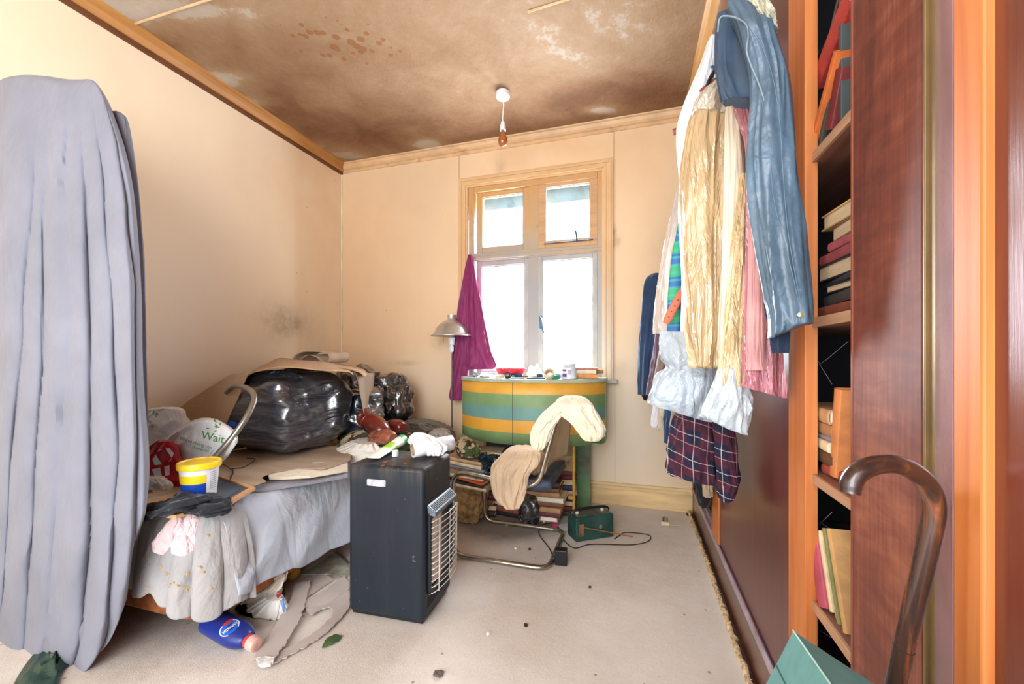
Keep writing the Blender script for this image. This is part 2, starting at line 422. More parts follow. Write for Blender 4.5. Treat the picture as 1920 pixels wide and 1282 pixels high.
def m_floor():
    n = NT('worn_beige_carpet'); f = n.noise(2.2, 6, None, .6)
    c = n.ramp(f, [(.3, (208, 198, 188)), (.7, (228, 221, 214))])
    c = n.mix(n.ramp(n.noise(170, 3, None, .8), [(.35, (0, 0, 0)), (.7, (90, 90, 90))]), c, (120, 104, 90))
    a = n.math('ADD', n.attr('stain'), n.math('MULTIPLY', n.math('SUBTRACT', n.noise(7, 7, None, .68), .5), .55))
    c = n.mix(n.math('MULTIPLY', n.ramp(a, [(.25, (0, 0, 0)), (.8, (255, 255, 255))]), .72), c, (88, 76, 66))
    c = n.mix(n.math('MULTIPLY', n.ramp(n.math('ADD', n.attr('pale'), n.math('MULTIPLY', n.math('SUBTRACT', n.noise(9, 5), .5), .6)), [(.3, (0, 0, 0)), (.7, (255, 255, 255))]), .55), c, (212, 208, 204))
    v = n.n.new('ShaderNodeTexVoronoi'); v.inputs['Scale'].default_value = 11; n.link(n.tc.outputs['Object'], v.inputs['Vector'])
    c = n.mix(n.math('MULTIPLY', n.math('LESS_THAN', v.outputs['Distance'], .06), .6), c, (90, 78, 66))
    n.col(c); n.b.inputs['Roughness'].default_value = .95; n.b.inputs['Specular IOR Level'].default_value = .1
    nb = n.bump(n.noise(240, 3), .35, .004); n.bump(n.noise(12, 5), .25, .01, nb)
    return n.m
XC = XW-.022
def fl(u, v):
    y = lerp(YF, YB, v); x = lerp(XL, XC, u)
    if u > .999: x = XC+.008*N(y*22, 3)+.008*N(y*60, 8)+(-.02 if y > 2.6 else 0)*sm(2.6, 2.95, y)
    return (x, y, .004*sm(.985, 1, u)+.004)
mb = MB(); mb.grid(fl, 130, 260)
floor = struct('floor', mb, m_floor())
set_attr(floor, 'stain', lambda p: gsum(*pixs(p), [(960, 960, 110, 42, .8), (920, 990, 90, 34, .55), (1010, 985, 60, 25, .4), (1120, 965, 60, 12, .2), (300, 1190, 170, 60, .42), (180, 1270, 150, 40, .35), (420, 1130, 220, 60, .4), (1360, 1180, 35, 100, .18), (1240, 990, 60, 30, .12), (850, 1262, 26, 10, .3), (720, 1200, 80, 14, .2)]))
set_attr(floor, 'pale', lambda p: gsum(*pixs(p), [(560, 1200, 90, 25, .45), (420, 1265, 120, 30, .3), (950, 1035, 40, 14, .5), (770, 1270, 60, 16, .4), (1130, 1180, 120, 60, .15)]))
mb = MB(); mb.box(XL-.1, XW+.8, YF, YB+.1, -.05, -.001); struct('floor_1', mb, M('floorboards', (92, 70, 52)))
# frayed edge of the carpet along the wardrobe
mb = MB(); random.seed(3)
pts = [Vector((XC+.012*N(y*9, 3)+.006*N(y*40, 8), y, .014+.006*N(y*14, 2))) for y in [YF+.02+i*.02 for i in range(int((YB-YF)/.02))]]
mb.tube(pts, [.010+.005*N(i*.7, 4) for i in range(len(pts))], 8)
for p in pts:
    if p.y < .5: continue
    for k in range(3):
        d = Vector((random.uniform(-.014, .012), random.uniform(-.015, .015), random.uniform(.0, .014)))
        mb.tube([p, p+d*.6+Vector((0, 0, .003)), p+d], [.0022, .0016, .0007], 4)
struct('trim_2', mb, M('frayed_carpet_edge', (196, 170, 134), .95, var=.3, scale=60, bump=.6, bs=200))

# coving and skirting
def molding(A, B, prof):
    """sweep profile [(out, dz)] between A and B; out = along normal given"""
    mb = MB(); A_, B_, nrm = Vector(A[0]), Vector(A[1]), Vector(B)
    vs = []; n = len(prof)
    for P in (A_, B_):
        for o, z in prof: vs.append(P+nrm*o+Vector((0, 0, z)))
    fs = [(i, (i+1) % n, n+(i+1) % n, n+i) for i in range(n)]+[tuple(range(n)), tuple(range(2*n-1, n-1, -1))]
    return mb.add(vs, fs)
m_cov_l = wood('ochre_varnished_coving', (176, 118, 58), (206, 150, 84), .45, axis=1)
struct('trim_3', molding(((XL, YF, ZC), (XL, YB, ZC)), (1, 0, 0), [(0, 0), (.062, 0), (.060, -.008), (.045, -.014), (.038, -.034), (.024, -.056), (.018, -.060), (0, -.060)]), m_cov_l, smooth=False)
struct('trim_4', molding(((XL, YF, ZC), (XL, YB, ZC)), (1, 0, 0), [(0, -.060), (.018, -.060), (.016, -.076), (.008, -.082), (0, -.084)]), M('dark_coving_edge', (104, 62, 34), .5), smooth=False)
m_cov_b = M('cream_gloss_coving', (222, 184, 140), .45, var=.08, scale=5, dirt=(150, 110, 76), dirtamt=.35)
struct('trim_5', molding(((XL, YB, ZC), (XW, YB, ZC)), (0, -1, 0), [(0, 0), (.05, 0), (.048, -.008), (.036, -.012), (.03, -.034), (.018, -.046), (.006, -.05), (.006, -.072), (0, -.074)]), m_cov_b, smooth=False)
struct('trim_6', molding(((XW, YF, ZC), (XW, YB, ZC)), (-1, 0, 0), [(0, 0), (.05, 0), (.05, -.010), (.03, -.022), (.014, -.05), (0, -.055)]), wood('honey_wood_coving', (186, 134, 74), (216, 170, 106), .45, axis=1), smooth=False)
m_skirt = M('yellowed_cream_skirting', (226, 194, 142), .5, var=.1, scale=4, stretch=(.6, 4, 4), dirt=(168, 128, 84), dirtamt=.4)
struct('baseboard_back', molding(((XL, YB, .0), (XW, YB, .0)), (0, -1, 0), [(0, 0), (.018, 0), (.018, .115), (.024, .118), (.024, .135), (.014, .142), (.010, .155), (0, .158)]), m_skirt, smooth=False)
struct('baseboard_left', molding(((XL, YF, .0), (XL, YB, .0)), (1, 0, 0), [(0, 0), (.018, 0), (.018, .12), (.010, .155), (0, .158)]), m_skirt, smooth=False)
# corner bead and lining-paper seams
mb = MB(); mb.tube([(XL+.004, YB-.004, 0), (XL+.004, YB-.004, ZC-.05)], .006, 8); struct('trim_7', mb, M('pale_corner_bead', (240, 224, 200)))
mb = MB()
for px, py0, py1 in ((861, 291, 338), (1151, 243, 296)):
    a = at(px, py0, Y=YB); b = at(px, py1, Y=YB); mb.box(a.x-.0015, a.x+.0015, YB-.0025, YB, b.z, a.z)
a = at(1153, 520, Y=YB); mb.box(a.x-.001, a.x+.001, YB-.002, YB, .16, 2.45)
struct('trim_8', mb, M('paper_seam', (176, 132, 92)))

# ------------------------------------------------------------------ window
m_fr = NT('aged_cream_gloss_paint'); 
_f = m_fr.noise(3, 5); _z = m_fr.sep()[2]
_c = m_fr.ramp(m_fr.math('ADD', m_fr.math('MULTIPLY', _z, .55), m_fr.math('MULTIPLY', _f, .45)), [(.62, (162, 160, 156)), (.82, (190, 164, 130)), (1.0, (204, 158, 104))])
_d = m_fr.ramp(m_fr.noise(13, 7, m_fr.mp((1, 1, .6)), .72, .6), [(.60, (0, 0, 0)), (.72, (220, 220, 220))])
m_fr.col(m_fr.mix(_d, _c, (170, 124, 84))); m_fr.b.inputs['Roughness'].default_value = .42; m_fr.bump(m_fr.noise(30, 4), .15, .004)
m_frame = m_fr.m
m_frame_low = M('flaking_white_gloss_paint', (172, 172, 170), .45, var=.08, scale=6, dirt=(168, 150, 128), dirtamt=.36)
m_arch = NT('ochre_cream_architrave_paint'); _c = m_arch.ramp(m_arch.noise(2.5, 4), [(.3, (214, 170, 118)), (.7, (228, 192, 144))])
_c = m_arch.mix(m_arch.ramp(m_arch.sep()[2], [(.25, (235, 235, 235)), (.9, (0, 0, 0))]), _c, (208, 196, 178)); m_arch.col(_c); m_arch.b.inputs['Roughness'].default_value = .5
wx = lambda px, Y=YB: at(px, 480, Y=Y).x
winroot = bpy.data.objects.new('window_1', None); C.objects.link(winroot); winroot.location = (wx(1000), YB, .9); winroot['_loc'] = tuple(winroot.location); winroot['kind'] = 'structure'
WT = 2.452; WB = .88
def ring(x0, x1, z0, z1, w_, y0, y1, mb, bottom=True, wt=None):
    wt = wt or w_
    mb.box(x0, x0+w_, y0, y1, z0, z1); mb.box(x1-w_, x1, y0, y1, z0, z1); mb.box(x0+w_, x1-w_, y0, y1, z1-wt, z1)
    if bottom: mb.box(x0+w_, x1-w_, y0, y1, z0, z0+w_)
mb = MB(); ax0, ax1 = wx(861), wx(1150)
for k, (o, d) in enumerate(((0, .022), (.014, .034), (.03, .026), (.046, .03), (.06, .018))):
    ring(ax0+o, ax1-o, WB, WT-o, .018, YB-d, YB+.01, mb, bottom=False)
struct('architrave', mb, m_arch.m, winroot, smooth=False, bevel=.003)
fx0, fx1, mx0, mx1 = wx(879), wx(1132), wx(990), wx(1010)
zt0, zt1 = 1.785, 1.865
mb = MB(); ring(fx0, fx1, WB, WT-.07, .045, YB-.005, YB+.11, mb, wt=.05)
mb.box(mx0, mx1, YB+.005, YB+.10, WB, WT-.1)
mb.box(fx0, fx1, YB-.002, YB+.10, zt0+.01, zt1-.01); mb.box(fx0, fx1, YB-.012, YB+.03, zt0+.02, zt0+.045)
struct('window_frame', mb, m_frame, winroot, smooth=False, bevel=.004)
m_glass = NT('dusty_window_glass'); m_glass.b.inputs['Alpha'].default_value = .06; m_glass.b.inputs['Roughness'].default_value = .15; m_glass.b.inputs['Base Color'].default_value = (.75, .85, .9, 1)
def sash(px0, px1, z0, z1, w_, mat, y0=YB+.02, wl=None):
    x0, x1 = wx(px0), wx(px1); mb = MB(); ring(x0, x1, z0, z1, w_, y0, y0+.045, mb)
    mb2 = MB(); ring(x0+w_-.002, x1-w_+.002, z0+w_-.002, z1-w_+.002, .008, y0+.008, y0+.028, mb2)
    o = struct('sash', mb, mat, winroot, smooth=False, bevel=.004); struct('putty_bead', mb2, M('grey_putty', (178, 172, 160), .8, dirt=(70, 66, 62), dirtamt=.4), o, smooth=False)
    mb3 = MB(); mb3.box(x0+w_*.8, x1-w_*.8, y0+.018, y0+.022, z0+w_*.8, z1-w_*.8); struct('pane', mb3, m_glass.m, o, smooth=False)
    return o
m_topr = wood('bare_stained_sash_wood', (196, 150, 108), (222, 180, 132), .55, axis=0)
sash(892, 991, zt1-.012, 2.345, .048, m_frame)
sash(1009, 1120, zt1-.012, 2.36, .052, m_topr, YB+.005)
sash(892, 992, .90, zt0+.012, .040, m_frame_low)
sash(1008, 1120, .90, zt0+.012, .034, m_frame_low, YB+.005)
# sill, casement fastener and stay
mb = MB(); mb.box(ax0-.03, ax1+.03, YB-.075, YB+.02, .862, .888); struct('window_sill', mb, m_frame_low, winroot, smooth=False, bevel=.005)
m_iron = M('blued_iron', (70, 96, 120), .45, .7)
mb = MB(); hx = wx(1015); hz = at(1015, 603, Y=YB-.005).z
mb.box(hx-.012, hx+.012, YB-.012, YB+.006, hz-.05, hz+.045); mb.tube(crv([(hx, YB-.012, hz+.02), (hx+.002, YB-.045, hz+.025), (hx+.012, YB-.05, hz-.01), (hx+.02, YB-.045, hz-.06), (hx+.03, YB-.042, hz-.085)], 6), [.010]*6+[.008]*12+[.006]*7, 8)
struct('window_handle', mb, m_iron, winroot)
mb = MB(); mb.tube([(wx(1020), YB-.01, zt1+.02), (wx(1112), YB-.008, zt1+.025)], .004, 6); q = wx(1082); mb.tube([(q, YB-.01, zt1+.02), (q, YB-.03, zt1+.05), (q-.006, YB-.04, zt1+.09)], .006, 8)
struct('window_stay', mb, m_iron, winroot)
# eaves outside, seen through the top of the upper panes
mb = MB(); mb.box(-1.7, .2, YB+.16, YB+.34, 2.245, 2.7); struct('trim_9', mb, M('blue_grey_eaves', (96, 128, 146), .8, dirt=(60, 84, 96), dirtamt=.4), None)

# ------------------------------------------------------------------ wardrobe
m_mah = wood('red_mahogany_veneer', (84, 36, 30), (104, 50, 40), .34, coat=.2, dark=(66, 30, 30))
m_mahd = wood('dark_mahogany_veneer', (74, 34, 28), (96, 48, 38), .3, coat=.35)
m_lip = wood('orange_hardwood_lipping', (178, 94, 40), (212, 134, 70), .55, coat=.0, dark=(176, 88, 44))
def ripple():
    n = NT('rippled_mahogany_veneer'); a = n.noise(1, 5, n.mp((5, 5, 1.1)), .6, .8); b = n.noise(1, 3, n.mp((9, 9, 34)), .6, .5); g = n.noise(1, 3, n.mp((160, 160, 9)))
    f = n.math('ADD', n.math('ADD', n.math('MULTIPLY', a, .55), n.math('MULTIPLY', b, .25)), n.math('MULTIPLY', g, .2))
    n.col(n.ramp(f, [(.38, (92, 42, 30)), (.5, (122, 62, 44)), (.62, (160, 96, 68))])); n.b.inputs['Roughness'].default_value = .55; n.b.inputs['Coat Weight'].default_value = .12; n.b.inputs['Coat Roughness'].default_value = .5; n.bump(g, .1, .001); return n.m
m_col = ripple()
yw = lambda px, X=XW: at(px, 668, X=X).y
ward = thing('built_in_wardrobe', 'wall-length built-in mahogany wardrobe with sliding doors and open shelves on the right', 'wardrobe', (XW+.35, 1.4, 0))
YA = YB-.03
mb = MB(); mb.box(XW, XW+.03, YF+.2, YA, 0, .155)
mb.box(XW+.03, XW+.70, YF+.2, YA, .13, .15)
mb.build('plinth', m_mahd, ward, False, bevel=.003)
mb = MB(); mb.box(XW-.006, XW+.045, YF+.2, YA, .155, .168); mb.box(XW-.006, XW+.002, YF+.2, YA, .168, .178); mb.box(XW+.02, XW+.026, YF+.2, YA, .168, .178)
o = mb.build('bottom_track', M('worn_silvery_mauve_track', (168, 150, 160), .35, .2, var=.15), ward, False, bevel=.001); o['label'] = 'worn pale door track'
mb = MB(); mb.box(XW, XW+.03, YF+.2, YA, 2.40, ZC-.002); mb.box(XW+.03, XW+.06, YF+.2, YA, 2.3, ZC-.002); mb.build('header_board', m_mahd, ward, False, bevel=.003)
mb = MB(); mb.box(XW-.014, XW, YF+.2, YA, 2.33, 2.42); mb.build('top_rail', wood('pale_brown_rail', (120, 84, 62), (152, 116, 92), .5, axis=1), ward, False, bevel=.003)
mb = MB(); mb.box(XW+.0, XW+.70, YA-.02, YA+.02, 0, ZC-.002); mb.build('end_panel', m_mahd, ward, False)
# far sliding door: veneered panel between two orange stiles
ydL = yw(1334); ydR = yw(1509)
def sliding_door(y0, y1, x, st0, st1, z0=.172, z1=2.36, pan=m_mah, lip=m_lip):
    mb = MB(); mb.box(x+.008, x+.020, y0+st0, y1-st1, z0, z1)
    d = mb.build('sliding_door', pan, ward, False)
    for a, b in ((y0, y0+st0), (y1-st1, y1)):
        q = MB(); q.box(x, x+.026, a, b, z0-.002, z1); o = q.build('door_stile', lip, d, False, bevel=.0025); o['label'] = 'orange hardwood edge strip'
    return d
sliding_door(ydR, ydL, XW, yw(1478)-ydR, ydL-yw(1346))
# upright panels at the near side of the open shelves
ycA, ycB = yw(1601), yw(1732)
mb = MB(); mb.box(XW-.002, XW+.02, ycB, ycA, .172, 2.36); mb.build('upright_panel', m_col, ward, False, bevel=.002)
mb = MB(); mb.box(XW-.003, XW+.021, ycA-.002, ycA+.004, .172, 2.36); mb.build('panel_edge', wood('pale_edge', (120, 62, 46), (150, 88, 66)), ward, False)
yo0, yo1 = yw(1748), yw(1766)
mb = MB(); mb.box(XW+.004, XW+.02, yo0-.002, ycB+.002, .172, 2.36); mb.build('recess_strip', m_mahd, ward, False)
mb = MB(); mb.box(XW-.006, XW+.02, yo1, yo0, .172, 2.36); mb.box(XW-.010, XW, yo0-.004, yo0, .172, 2.36); mb.build('metal_strip', M('olive_brass_strip', (128, 106, 70), .4, .4), ward, False, bevel=.001)
# near sliding door on the front track
Xn = XW-.028
n0, n1, n2 = at(1776, 668, X=Xn+.008).y, at(1786, 668, X=Xn).y, at(1842, 668, X=Xn).y
mb = MB(); mb.hexa([(Xn+.022, yo1+.002, .172), (Xn, n1, .172), (Xn+.02, n1-.004, .172), (Xn+.03, yo1, .172), (Xn+.022, yo1+.002, 2.36), (Xn, n1, 2.36), (Xn+.02, n1-.004, 2.36), (Xn+.03, yo1, 2.36)])
mb.build('bevelled_edge', M('glossy_mauve_brown_edge', (150, 118, 124), .25, .1, coat=.5), ward, False)
mb = MB(); mb.box(Xn+.010, Xn+.022, -1.0, n2, .172, 2.36); dn = mb.build('sliding_door', wood('glossy_red_brown_veneer', (92, 40, 30), (120, 56, 38), .26, coat=.5), ward, False)
mb = MB(); mb.box(Xn, Xn+.026, n2, n1, .17, 2.36); o = mb.build('door_stile', m_lip, dn, False, bevel=.003); o['label'] = 'orange hardwood edge strip'
# the inside: back, partition and shelves
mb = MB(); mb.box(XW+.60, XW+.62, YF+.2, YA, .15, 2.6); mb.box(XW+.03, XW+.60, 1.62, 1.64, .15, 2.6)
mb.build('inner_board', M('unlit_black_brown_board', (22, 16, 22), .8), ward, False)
m_shelf = wood('scuffed_shelf_wood', (116, 72, 56), (160, 112, 90), .6, axis=1)
SH = {}
for i, (pa, pb) in enumerate((((1514, 305), (1597, 205)), ((1516, 604), (1600, 572)), ((1511, 871), (1600, 940)), ((1507, 1108), (1600, 1205)))):
    z = (at(*pa, X=XW+.02).z+at(*pb, X=XW+.02).z)/2; SH[i] = z
    mb = MB(); mb.box(XW+.02, XW+.36, .30, 1.60, z-.022, z-.002); sh = mb.build('shelf', m_shelf, ward, False, bevel=.0015)
    mb = MB(); mb.box(XW+.014, XW+.02, .30, 1.60, z-.022, z-.001); mb.build('shelf_lipping', wood('chipped_pale_lipping', (176, 130, 96), (206, 164, 130), .6, axis=1), sh, False)
SH[4] = .17
print('shelves', SH, 'doors', ydL, ydR, ycA, ycB)
# ------------------------------------------------------------------ bed
ZB = .47; BX = -1.43; BY = 1.05
bed = thing('divan_bed', 'single divan bed along the left wall, orange-brown base, buried under sheets, cardboard and bags', 'bed', ((XL+BX)/2, 2.0, 0))
def rrect(x0, x1, y0, y1, r, n=6):
    out = []
    for cx, cy, a0 in ((x1-r, y0+r, -pi/2), (x1-r, y1-r, 0), (x0+r, y1-r, pi/2), (x0+r, y0+r, pi)):
        for k in range(n+1): out.append((cx+r*cos(a0+pi/2*k/n), cy+r*sin(a0+pi/2*k/n)))
    return out
m_base = M('orange_brown_divan_fabric', (166, 100, 56), .9, var=.25, scale=14, bump=.6, bs=120, dirt=(206, 170, 120), dirtamt=.3)
mb = MB(); rr = rrect(XL+.03, BX-.015, BY+.0, YB-.04, .13); mb.prism([(x, y, .10) for x, y in rr], (0, 0, .20)); mb.build('divan_base', m_base, bed, bevel=.01)
mb = MB(); rr = rrect(XL+.03, BX-.01, BY+.0, YB-.04, .12); mb.prism([(x, y, .302) for x, y in rr], (0, 0, ZB-.015-.302)); mb.build('mattress', cloth('tan_mattress_ticking', (196, 160, 112), dirt=(150, 112, 76)), bed, bevel=.03)
m_dark = M('black_castor', (20, 20, 22), .5)
for x, y in ((BX-.12, BY+.14), (XL+.15, BY+.14), (BX-.12, YB-.2), (XL+.15, YB-.2), (BX-.12, 2.0)):
    mb = MB(); mb.lathe([(.022, 0.0), (.028, .01), (.028, .05), (.018, .07), (.018, .10)], (x, y, .004), 14); mb.build('leg', m_dark, bed)

def pathfn(pts):
    P = [Vector((x, y, 0)) for x, y in pts]; L = [0]
    for a, b in zip(P, P[1:]): L.append(L[-1]+(b-a).length)
    T = L[-1]
    def f(s):
        d = s*T
        for i in range(len(P)-1):
            if d <= L[i+1]+1e-9: break
        q = (d-L[i])/max(1e-6, L[i+1]-L[i]); p = P[i].lerp(P[i+1], q)
        e = max(.002, .03/T); return p, d
    def g(s):
        p, d = f(s); e = .03/T; a = f(max(0, s-e))[0]; b = f(min(1, s+e))[0]; t = (b-a).normalized()
        return p, Vector((t.y, -t.x, 0)), d
    return g
def lerplist(L, s):
    if s <= L[0][0]: return L[0][1]
    for (a, x), (b, y) in zip(L, L[1:]):
        if s <= b: return lerp(x, y, sm(0, 1, (s-a)/(b-a)))
    return L[-1][1]
def drape(path, inward, ztop, hem, r=.06, amp=.02, k=5, seed=0, nu=110, nv=70, out=.012, lean=0.25, topamp=.006, shear=0, inner=None, lobes=None, lh=.04):
    g = pathfn(path); mb = MB()
    def fn(s, u):
        p, n, d = g(s); hz = hem(s); iw = inner(s) if inner else inward; tot = iw+(ztop-hz); a = u*tot
        if a < iw-r: q = p-n*(iw-a); z = ztop; dn = 0
        elif a < iw+r*.57:
            th = (a-(iw-r))/(r*1.57)*(pi/2); q = p-n*(r-r*sin(th)); z = ztop-r*(1-cos(th)); dn = 0
        else: z = ztop-r-(a-iw-r*.57); q = p.copy(); dn = -(z-(ztop-r))
        f = sm(-.02, .22, a-iw)
        w1 = ridge(d*k+shear*a*3+seed*3, a*1.6+seed, seed); w2 = ridge(d*k*2.6+shear*a*7, a*3.5, seed+4)
        o = out+f*amp*(w1+.35*w2+.9)*.8+dn*.12*lean
        if lobes:
            s_ = s+.015*N(a*5, s*3, 2)
            for la_, lb_ in zip(lobes, lobes[1:]):
                if la_ <= s_ < lb_: o += lh*sm(-.03, .2, a-iw)*max(0, sin(pi*(s_-la_)/(lb_-la_)))**.6
        zz = topamp*(w1+w2*.6+1)*(1-f)+.25*amp*f*w1
        q = q+n*o; return (q.x, q.y, z+zz)
    mb.grid(fn, nu, nv); return mb
hemA = sorted([(at(px, py, X=BX+.065).y, at(px, py, X=BX+.065).z) for px, py in ((409, 1112), (440, 1104), (475, 1092), (500, 1073), (535, 1058), (569, 1048), (610, 1026), (651, 1005))])
y0A, y1A = 1.10, YB-.06
crestA = [(0, .20), (.2, .28), (.6, .3), (1, .3)]
m_sheetA = cloth('pale_blue_grey_sheet', (178, 184, 196), .05, crease=.3, dirt=(156, 156, 160), dirtamt=.3)
mb = drape([(BX, y0A), (BX, y1A)], .3, ZB+.006, lambda s: lerplist(hemA, lerp(y0A, y1A, s)), r=.07, amp=.024, k=2.3, seed=2, nu=220, nv=90, shear=.9, lean=.5, lobes=[-.02, .045, .14, .27, .42, .56, .7, .85, 1.02], lh=.018, inner=lambda s: lerplist(crestA, s))
single('bed_sheet', mb, m_sheetA, 'pale blue-grey sheet hanging over the right side of the bed', 'sheet', solid=.003)
m_sheetB = cloth('grey_worn_blanket', (158, 156, 156), .08, crease=.4, dirt=(118, 108, 96), dirtamt=.34)
pB = [(-1.86, BY-.012), (-1.66, BY-.012), (BX-.10, BY-.012), (BX-.035, BY+.01), (BX-.005, BY+.04), (BX+.008, BY+.08), (BX+.012, BY+.13)]
mb = drape(pB, .22, ZB+.018, lambda s: lerplist([(0, .30), (.08, .27), (.2, .265), (.3, .235), (.42, .25), (.5, .27), (.58, .225), (.68, .195), (.8, .175), (.9, .20), (1, .185)], s), r=.085, amp=.014, k=4.2, seed=5, nu=220, nv=90, shear=.35, lean=.4, lobes=[-.05, .26, .60, .72, .84, .97, 1.05], lh=.026)
mbB = mb
single('blanket', mb, m_sheetB, 'worn mid-grey blanket with crumbs draped over the foot corner of the bed', 'blanket', solid=.004)
pC = [(-2.42, BY-.02), (-1.74, BY-.02)]
mb = drape(pC, .2, ZB+.012, lambda s: .255+.02*sin(s*9), r=.08, amp=.016, k=4, seed=9, nu=90, nv=60, shear=.5, lean=.5)
single('blanket', mb, cloth('taupe_old_blanket', (136, 128, 122), .1, crease=.4, dirt=(178, 160, 136)), 'taupe-brown blanket hanging over the bed foot beside the tall dust sheet', 'blanket', solid=.004)
# crumbs and fluff stuck to the blanket
random.seed(8); mb = MB(); bvB = None
for px, py, r in ((278, 1100, 9), (330, 1095, 13), (345, 1103, 9), (378, 1062, 8), (382, 1072, 5), (393, 1003, 4), (270, 1045, 4), (396, 1103, 4), (300, 1060, 3), (315, 1075, 3), (352, 1075, 3)):
    for k in range(6):
        x, y = px+random.gauss(0, r*.5), py+random.gauss(0, r*.35)
        c = hit(x, y, [mbB], .001)
        if c is None: continue
        mb.add(*(lambda b: (b.v, b.f))(blob(c, [.0035*random.uniform(.6, 1.4)]*3, k, 1, .001)))
tag(mb.build('crumbs', M('straw_coloured_crumbs', (176, 150, 112), .95), None), 'straw-coloured crumbs stuck to the grey blanket on the bed corner', 'crumbs', None, 'stuff')

m_card = M('grey_brown_cardboard', (168, 146, 124), .85, var=.06, scale=3, bump=.12, bs=50, stretch=(1, 6, 1), dirt=(140, 118, 98), dirtamt=.3)
m_cardl = M('brown_corrugated_cardboard', (180, 148, 116), .85, var=.06, scale=20, stretch=(6, .4, 6), bump=.25, bs=20, dirt=(150, 118, 88), dirtamt=.3)
def sheetpoly(name, pts, z, th, mat, label, cat, wav=.006, seed=0, zf=None, group=None, rag=0):
    P = []
    n = len(pts)
    for i in range(n):
        a, b = pts[i], pts[(i+1) % n]; m = max(1, int(math.hypot(b[0]-a[0], b[1]-a[1])/ (4 if rag else 14)))
        for k in range(m):
            t = k/m; x, y = lerp(a[0], b[0], t), lerp(a[1], b[1], t)
            if rag: x += random.gauss(0, rag); y += random.gauss(0, rag*.6)
            p = at(x, y, Z=z); P.append(p)
    mb = MB(); c = sum(P, Vector())/len(P)
    for p in P: p.z += wav*(N(p.x*5+seed, p.y*5)+.5)+(zf(p) if zf else 0)
    mb.prism(P, (0, 0, th)); return single(name, mb, mat, label, cat, group, smooth=False, tri=True)
random.seed(4)
sheetpoly('cardboard_sheet', [(398, 862), (440, 846), (520, 838), (610, 836), (660, 842), (657, 864), (649, 868), (609, 881), (560, 878), (510, 886), (489, 897), (499, 904), (472, 914), (404, 893)], ZB+.05, .004, m_card, 'flat grey-brown cardboard sheet lying on the bed under the big bin bag', 'cardboard', .004)
sheetpoly('fabric_strip', [(498, 884), (520, 878), (560, 874), (625, 874), (634, 868), (652, 872), (652, 884), (580, 897), (505, 899)], ZB+.034, .012, cloth('soiled_cream_fabric', (214, 200, 176), dirt=(80, 60, 44), dirtamt=.3), 'soiled cream fabric sticking out from under the grey-brown cardboard', 'cloth', .008, 3)
sheetpoly('bedspread', [(420, 940), (476, 912), (530, 900), (610, 892), (652, 884), (652, 896), (560, 912), (500, 922), (460, 930), (440, 950)], ZB+.012, .010, cloth('slate_grey_bedspread', (138, 138, 148)), 'slate-grey bedspread strip lying along the bed edge under the cardboard', 'bedspread', .003, 5)
sheetpoly('wooden_board', [(262, 968), (270, 935), (345, 905), (372, 893), (400, 905), (420, 945), (330, 972)], ZB+.020, .012, wood('pale_plywood', (206, 164, 112), (226, 190, 140), .6, axis=0), 'pale tan board on the bed under the yellow-lidded tub', 'board', 0, 1)

# framed picture under the tub
fz = ZB+.047
cn = [at(x, y, Z=fz) for x, y in ((384, 886), (479, 918), (430, 948), (345, 912))]
pf = thing('picture_frame', 'blue-grey framed picture with thin orange wooden frame lying beside the tub', 'picture frame', tuple(sum(cn, Vector())/4-Vector((0, 0, 0))))
cc = sum(cn, Vector())/4
mb = MB()
for i in range(4):
    a, b = cn[i], cn[(i+1) % 4]; ai, bi = a.lerp(cc, .13), b.lerp(cc, .13)
    mb.hexa([a, b, bi, ai]+[p+Vector((0, 0, .011)) for p in (a, b, bi, ai)])
mb.build('frame', wood('orange_wood_frame', (206, 150, 100), (224, 174, 124), .5, axis=0), pf, False)
n = NT('slate_blue_picture_surface'); c = n.ramp(n.noise(6, 5), [(.3, (74, 88, 102)), (.7, (98, 112, 124))])
s_ = n.stripe(n.math('ADD', n.sep()[0], n.math('MULTIPLY', n.sep()[1], .5)), .12, .06); c = n.mix(s_, c, (74, 58, 66))
d = n.ramp(n.noise(14, 5, n.mp((1, 1, 1), (0, 0, 0), (.3, .1, 0))), [(.66, (0, 0, 0)), (.70, (255, 255, 255))]); c = n.mix(d, c, (206, 206, 200)); n.col(c); n.b.inputs['Roughness'].default_value = .3
mb = MB(); ii = [p.lerp(cc, .11) for p in cn]; mb.hexa(ii+[p+Vector((0, 0, .005)) for p in ii]); mb.build('picture', n.m, pf, False)

# tub with yellow lid
tc = at(374, 928, Z=ZB+.062); tc.z = ZB+.062
tub = thing('plastic_tub', 'white plastic tub with dirty yellow lid and blue and yellow label', 'tub', tuple(tc))
m_wp = M('white_tub_plastic', (232, 234, 238), .35, var=.03)
prof = lambda z: lerp(.052, .062, z/.115)
mb = MB(); mb.lathe([(prof(0), 0), (prof(.115), .115)], tc, 40); mb.build('tub_body', m_wp, tub)
def band(a0, a1, z0, z1, lift=.0007, N_=20):
    q = MB(); q.grid(lambda u, v: (tc.x+(prof(lerp(z0, z1, v))+lift)*cos(lerp(a0, a1, u)), tc.y+(prof(lerp(z0, z1, v))+lift)*sin(lerp(a0, a1, u)), tc.z+lerp(z0, z1, v)), N_, 2); return q
va = atan2(-tc.y, -tc.x)
band(va-1.4, va+.35, .055, .086).build('yellow_label_band', M('label_yellow', (250, 214, 30), .4, var=.02), tub)
band(va-1.4, va+.35, .008, .055).build('blue_label_band', M('label_blue', (22, 70, 176), .4, var=.05), tub)
q = MB()
for i in range(9): q.add(*(lambda b: (b.v, b.f))(band(va+.55, va+1.0, .03+i*.0075, .033+i*.0075, .0008, 6)))
q.build('small_print_lines', M('print_grey', (168, 174, 186), .5), tub)
